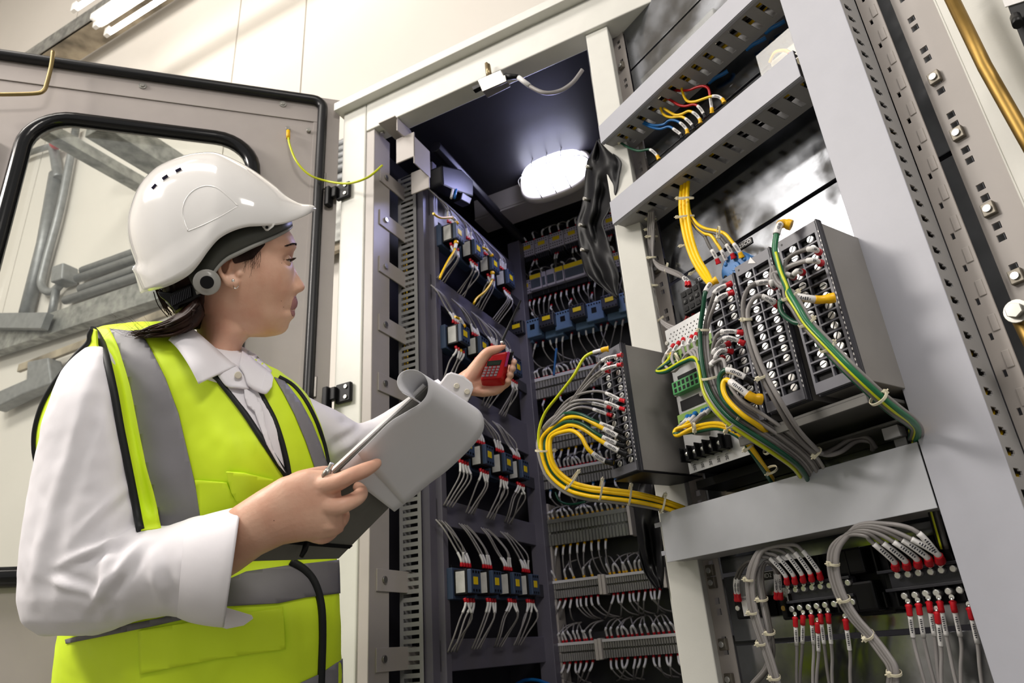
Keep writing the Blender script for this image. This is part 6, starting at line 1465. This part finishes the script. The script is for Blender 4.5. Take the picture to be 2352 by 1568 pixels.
# collar leaves
def leaf(pts, name, parent, th=.0025, mt=SHIRT):
    m = M(); P = [H(*p) for p in pts]; c = sum(P, V((0, 0, 0)))/len(P)
    n = len(P); m.add(P+[c], [(i, (i+1) % n, n) for i in range(n)], 0, True)
    o = m.build(name, mt, parent); md = o.modifiers.new('Sub', 'SUBSURF'); md.levels = md.render_levels = 2; md.subdivision_type = 'SIMPLE'
    sd = o.modifiers.new('Solidify', 'SOLIDIFY'); sd.thickness = th; return o
def ribbon(A, B, name, parent, mt=SHIRT, th=.003, mid=None, k=6, clear=0):
    """curved cloth between edge A and edge B, both (x,y,h) lists"""
    a = catmull([V(p) for p in A], k); b = catmull([V(p) for p in B], k); n = min(len(a), len(b)); rows = []
    for i in range(n):
        row = []
        for j in range(7):
            t = j/6; q = a[i].lerp(b[i], t); q.z += (mid or 0)*math.sin(PI*t); p_ = H(q.x, q.y, q.z)
            if clear:
                L = TB_.ray_cast(C0, ray(q.x, q.y).normalized())[0]
                if L is not None and (L-C0).dot(FW)-clear < (p_-C0).dot(FW): p_ = C0+ray(q.x, q.y)*((L-C0).dot(FW)-clear)
            row.append(p_)
        rows.append(row)
    m = M(); m.loft(rows, caps=False, closed=False); o = m.build(name, mt, parent)
    sd = o.modifiers.new('Solidify', 'SOLIDIFY'); sd.thickness = th; sd.offset = 0; return o
ribbon([(420, 748, .045), (443, 757, .058), (478, 786, .068), (510, 814, .070), (541, 841, .068)], [(388, 782, .062), (396, 788, .080), (412, 806, .098), (436, 843, .118), (456, 881, .126)], 'collar_leaf', person, mid=.010, clear=.010)
ribbon([(420, 748, .045), (443, 757, .057), (478, 786, .064), (510, 814, .066), (541, 841, .064)], [(424, 800, .050), (446, 805, .062), (470, 830, .075), (500, 858, .090), (530, 882, .104)], 'collar_stand', person, mid=.002)
ribbon([(556, 802, -.020), (568, 812, -.006), (585, 828, .012), (604, 843, .026), (620, 856, .036)], [(549, 842, -.006), (560, 858, .02), (570, 884, .055), (598, 901, .078), (612, 903, .085)], 'collar_leaf', person, mid=.008, clear=.015)
ribbon([(612, 850, .030), (620, 856, .036), (627, 868, .045)], [(598, 901, .078), (612, 903, .086), (624, 889, .080)], 'collar_leaf', person, mid=.003, clear=.016)
ribbon([(534, 834, .064), (552, 846, .062), (566, 862, .062), (570, 880, .068)], [(500, 862, .098), (520, 886, .108), (548, 890, .108), (572, 893, .100)], 'collar_stand', person, mid=.006, clear=.008)
v_ = ray(547, 861).normalized(); c = TB_.ray_cast(C0, v_)[0]-v_*.0185; M().tube([c+v_*.004, c, c-v_*.001], [.0052, .0052, .0042], 18).build('button', MATS['pearl_button'], person)
# armhole piping and back edge of the vest at the near shoulder
bsl = bmesh.new(); bsl.from_mesh(slm); bsl.transform(wm(person)); SB = BVHTree.FromBMesh(bsl); bsl.free()
P = catmull([V((x, y, 0)) for x, y in ((214, 756), (226, 770), (240, 805), (262, 900), (275, 975), (290, 1050), (306, 1130), (322, 1216))], 5)
def nearer(x, y, off):
    a = hit(TB_, x, y, 0); b = SB.ray_cast(C0, ray(x, y).normalized())[0]
    d = (a-C0).dot(FW)
    if b is not None: d = min(d, (b-C0).dot(FW))
    return C0+ray(x, y)*(d-off)
pp = [nearer(p.x, p.y, .005) for p in P]
for _ in range(3): pp = [pp[0]]+[(a+b*2+c)/4 for a, b, c in zip(pp[:-2], pp[1:-1], pp[2:])]+[pp[-1]]
M().tube(pp, .0052, 10).build('armhole_piping', PIPE, vest)
# lime strip between armhole and stripe lifted over the sleeve edge
def strip3(A, B, name, mt, parent, off=.0, th=.002):
    a = catmull([V((x, y, 0)) for x, y in A], 5); b = catmull([V((x, y, 0)) for x, y in B], 5); rows = []
    for p, q in zip(a, b):
        rows.append([nearer(p.x+(q.x-p.x)*t, p.y+(q.y-p.y)*t, off) for t in (0, .25, .5, .75, 1)])
    for _ in range(3): rows = [rows[0]]+[[(x+y*2+z)/4 for x, y, z in zip(r0, r1, r2)] for r0, r1, r2 in zip(rows[:-2], rows[1:-1], rows[2:])]+[rows[-1]]
    m = M(); m.loft(rows, caps=False, closed=False); o = m.build(name, mt, parent); sd = o.modifiers.new('Solidify', 'SOLIDIFY'); sd.thickness = th; return o
strip3([(216, 752), (228, 772), (242, 805), (264, 900), (277, 975), (292, 1050), (308, 1130), (324, 1216)], [(250, 752), (262, 776), (274, 806), (296, 880), (312, 960), (332, 1060), (354, 1140), (370, 1210)], 'front_edge_panel', LIME, vest, .0045)
Pb = [(215, 754), (208, 768), (205, 786), (180, 812), (150, 848), (118, 892), (96, 935), (82, 985), (80, 1030), (86, 1066)]
Pi = [(222, 758), (224, 790), (222, 802), (200, 830), (172, 862), (142, 905), (120, 945), (104, 990), (98, 1030), (96, 1062)]
ribbon([(x, y, .045-.03*i/9) for i, (x, y) in enumerate(Pb)], [(x, y, .075-.025*i/9) for i, (x, y) in enumerate(Pi)], 'back_edge_panel', vest, LIME, .002)
M().tube(catmull([H(x, y, .05-.03*i/9) for i, (x, y) in enumerate(Pb)], 5), .0048, 10).build('armhole_piping', PIPE, vest)
# trousers and shoes, below the frame
NVY = mat('navy_trousers', '20242e', .7, var=.06)
tm = M()
for L_ in (legR, legL): tm.tube([L_[0]-ZZ*.05, L_[1], L_[2]+ZZ*.0], [.09, .075, .06], 18)
tm.loft([[H((a+b)/2+(b-a)/2*math.cos(2*PI*k/24), y, hr*math.sin(2*PI*k/24)) for k in range(24)] for (y, a, b, hr) in ((1620, 200, 720, .10), (1700, 180, 740, .11))])
tmm = remesh(tm, .008, 4); mesh_obj(tmm, 'trousers', NVY, person)
for L_ in (legR, legL):
    a = L_[2]; f = V((.92, .35, 0)).normalized(); s = V((-f.y, f.x, 0))
    mm = Matrix((f, s, ZZ)).transposed().to_4x4(); m = M(); rg = []
    for (t, w_, h_) in ((-.09, .02, .03), (-.07, .035, .06), (-.02, .038, .09), (.05, .042, .07), (.11, .044, .05), (.16, .036, .035), (.18, .015, .02)):
        rg.append([V((a.x, a.y, 0))+f*t+s*(w_*math.cos(q))+ZZ*(max(0, h_*.5+h_*.5*math.sin(q))) for q in [2*PI*k/16 for k in range(16)]])
    m.loft(rg).build('safety_shoe', BLK, person)
# ================================================================ CLIPBOARD, PEN, METER
DBP = lambda x, y, d: PX(x, y, d)
cbd = thing('clipboard', 'dark clipboard seen from below, gripped in the near hand, pages flipped over its top', 'clipboard', DBP(770, 1150, .93))
c1, c2, c3, c4 = DBP(985, 886, .905), DBP(1096, 962, 1.0), DBP(778, 1283, .985), DBP(548, 1290, .89)
nb = (c3-c4).cross(c1-c4).normalized()
if nb.dot(FW) < 0: nb = -nb
M().prism([c1, c2, c3, c4], nb*.003).build('board', mat('dark_grey_board', '6c6b65', .5, var=.06), cbd, bevel=.0008)
lx = (c1-c2).normalized()*.0035
M().prism([c1-(c1-c4)*.01+nb*.0033+lx, c2-(c1-c4)*.03+nb*.0033, c3+nb*.0033, c4.lerp(c1, .35)+nb*.0033+lx], nb*.004).build('paper_stack', WHT, cbd)
a = c4.lerp(c1, .115); b = c3.lerp(c2, .075); t = (c1-c4).normalized()*.006
M().prism([a, b, b+t, a+t], -nb*.0012).build('elastic_band', BLK, cbd)
M().tube([PX(706, 1240, .93), PX(700, 1262, .925), PX(692, 1278, .925)], [.0048, .004, .003], 8).build('pen_loop', BLK, cbd)
PAPG = mat('paper_sheet', 'e3e3e8', .6, var=.01)
L_ = [(950, 914), (924, 902), (912, 880), (918, 859), (938, 848.5), (962, 852), (978, 866), (984, 886), (980, 908), (963, 928), (930, 948), (895, 970), (850, 1014), (782, 1080)]
R_ = [(1066, 990), (1048, 972), (1040, 950), (1046, 932), (1062, 923), (1084, 930), (1104, 946), (1112, 968), (1107, 995), (1080, 1030), (1030, 1078), (985, 1112), (945, 1145), (906, 1175)]
for off, nm_ in ((0, 'flipped_page'), (.002, 'flipped_page')):
    la = catmull([V((x, y, .880+.018*i/13-off)) for i, (x, y) in enumerate(L_)], 5); ra = catmull([V((x, y, .975+.005*i/13-off)) for i, (x, y) in enumerate(R_)], 5); rows = []
    for p, q in zip(la, ra):
        rows.append([PX(p.x+(q.x-p.x)*t, p.y+(q.y-p.y)*t, p.z+(q.z-p.z)*t) for t in [k/10 for k in range(11)]])
    if off: rows = rows[6:-3]
    m = M(); m.loft(rows, caps=False, closed=False); o = m.build(nm_, PAPG, cbd); sd = o.modifiers.new('Solidify', 'SOLIDIFY'); sd.thickness = .0006
gl = M()
for (p, q) in (((937, 905), (925, 868)), ((950, 908), (940, 862)), ((963, 903), (957, 860)), ((925, 890), (975, 905)), ((922, 872), (980, 880)), ((930, 862), (965, 862))):
    A, B = PX(p[0], p[1], .925), PX(q[0], q[1], .925); gl.tube([A, B], .00025, 4)
gl.build('printed_lines', mat('printed_ink', '55566a', .6), cbd)
pen = thing('pen', 'silver clicker pen tucked between thumb and clipboard edge', 'pen', PX(755, 1080, .87))
M().tube([PX(744, 1098, .868), PX(751, 1086, .868), PX(756, 1076, .868)], [.0048, .0052, .0038], 14).build('barrel', ZINC, pen)
M().tube([PX(756, 1077, .868), PX(763, 1063, .868)], .0030, 12).build('clicker', SCREW, pen, bevel=.0005)
M().tube([PX(748, 1080, .862), PX(741, 1096, .862)], .0014, 6).build('clip', ZINC, pen)
MD = 1.285
mt_ = thing('test_meter', 'small red handheld test meter with keypad and probe, held in the far hand', 'meter', PX(1135, 850, MD))
RM = mat('red_meter_plastic', 'c3141c', .3, var=.03)
Fp = [(1134, 808), (1165, 804), (1150, 868), (1102, 871), (1118, 830)]; v_ = ray(1135, 850)
fr3 = [PX(x, y, MD-.018) for x, y in ((1132, 811), (1167, 806), (1151, 868), (1102, 872), (1117, 832))]
bk3 = [PX(x, y, MD+.010) for x, y in ((1138, 818), (1174, 810), (1162, 886), (1107, 891), (1122, 842))]
n = 5; m = M(); m.add(fr3+bk3, [tuple(range(n)), tuple(range(2*n-1, n-1, -1))]+[(i, (i+1) % n, n+(i+1) % n, n+i) for i in range(n)]); m.build('case', RM, mt_, bevel=.004)
def mq(pts, off=.0192, th=.0015): return M().prism([PX(x, y, MD-off) for x, y in pts], ray(1135, 850)*th)
mq([(1120, 829), (1153, 826), (1149, 838), (1117, 841)]).build('display', mat('lcd_dark', '1d2620', .15, var=.05), mt_, bevel=.0004)
mq([(1123, 831), (1150, 829), (1147, 836), (1121, 838)], .0195, .0008).build('display_glass', mat('lcd_glass', '2c3a30', .1), mt_)
KY = mat('grey_key', '8f7f86', .4, var=.05)
for r in range(4):
    for c in range(4):
        x = 1117+c*9.3-r*2.3; y = 844.5-c*.7+r*6.2; mq([(x-3.4, y-2.2), (x+3.6, y-2.6), (x+2.6, y+2.2), (x-4.2, y+2.4)], .0202, .002).build('key', KY, mt_, bevel=.0005)
M().prism([PX(x, y, MD-.0185) for x, y in ((1166, 806), (1172, 809), (1164, 842), (1158, 842))], ray(1165, 820)*.02).build('side_stripe', mat('magenta_trim', 'a02a6a', .3), mt_, bevel=.001)
M().prism([PX(x, y, MD-.005) for x, y in ((1172, 808), (1181, 806), (1172, 838), (1166, 836))], ray(1165, 820)*.02).build('holster', BLK, mt_, bevel=.002)
M().tube([PX(1158, 797, MD+.0), PX(1152, 786, MD+.0), PX(1170, 745, MD+.02), PX(1196, 690, MD+.05)], [.0045, .0028, .0022, .0018], 8).build('probe', BLK, mt_)
M().tube([PX(1154, 790, MD-.002), PX(1152, 783, MD-.002)], .0032, 8).build('probe_tip', SCREW, mt_)
# ================================================================ CAMERA AND LIGHT
cam = bpy.data.cameras.new('camera'); co = bpy.data.objects.new('camera', cam); COL.objects.link(co)
cam.sensor_width = 36; cam.lens = 36*FL/2352; cam.clip_start = .02
R = Matrix((RT, UP, -FW)).transposed().to_4x4(); R.translation = C0; co.matrix_world = R
cam.dof.use_dof = True; cam.dof.focus_distance = 1.12; cam.dof.aperture_fstop = 9.0
SC.camera = co
wd = bpy.data.worlds.new('world'); SC.world = wd; wd.use_nodes = True
bg = wd.node_tree.nodes['Background']; bg.inputs[0].default_value = srgb('f3f1ee'); bg.inputs[1].default_value = .5
def area(loc, target, sx, sy, e, col='fff8f0', name='lamp_or_fill_light'):
    l = bpy.data.lights.new(name, 'AREA'); l.shape = 'RECTANGLE'; l.size = sx; l.size_y = sy; l.energy = e; l.color = srgb(col)[:3]
    o = bpy.data.objects.new(name, l); COL.objects.link(o); o.location = loc
    o.rotation_euler = (V(target)-V(loc)).to_track_quat('-Z', 'Y').to_euler(); return o
KEY = V((-2.7, .45, 3.15))
area(KEY-V((0, 0, .12)), (.0, 1.15, 1.25), .9, .45, 60)
area((.45, -1.9, 3.3), (-.2, 1.2, 1.1), 1.2, .5, 48)  # added fill from behind the viewpoint, brightens the vest front
area(CB.p(-2.6, -3.2, 6.4), CB.p(-2.4, 1.3, 3.4), 4.5, 1.2, 250)  # added light that brightens the back wall evenly, source unseen
area((-3.1, -.3, 3.6), (-6.2, 2.2, 1.1), .8, .5, 130)  # added to light the left wall mirrored in the lower plates
area(CB.p(cu, LW-.11, cz), CB.p(cu, .2, cz-.8), .2, .1, 3.2, 'b9baff')
def mtx(p, az): q = hd(az); return Matrix(((q.x, -q.y, 0, p[0]), (q.y, q.x, 0, p[1]), (0, 0, 1, p[2]), (0, 0, 0, 1)))
batten(mtx(KEY+V((-.2, -.6, .0)), 0), 1.2, 'lit tube light hanging on the left of the room, outside the photo', (-.06, .06))
batten(mtx(V((-.25, -1.9, 3.40)), 90), 1.4, 'added fill light behind the viewpoint, housed as a tube light, out of view', (-.06, .06))  # unseen tube housing that goes with the added fill
batten(mtx(V((-5.6, -.3, 6.5)), 64), 3.0, 'added tube light brightening the back wall from high at far left, out of view', (-.06, .06))  # unseen fixture added for the back-wall light
batten(mtx(V((-3.5, -.3, 3.72)), 90), .9, 'short added tube light brightening the left wall, out of view', (-.06, .06))  # unseen fixture added for the left-wall light
SC.view_settings.view_transform = 'Standard'; SC.view_settings.look = 'None'; SC.view_settings.gamma = 1
SC.view_settings.exposure = 0; SC.view_settings.use_curve_mapping = False
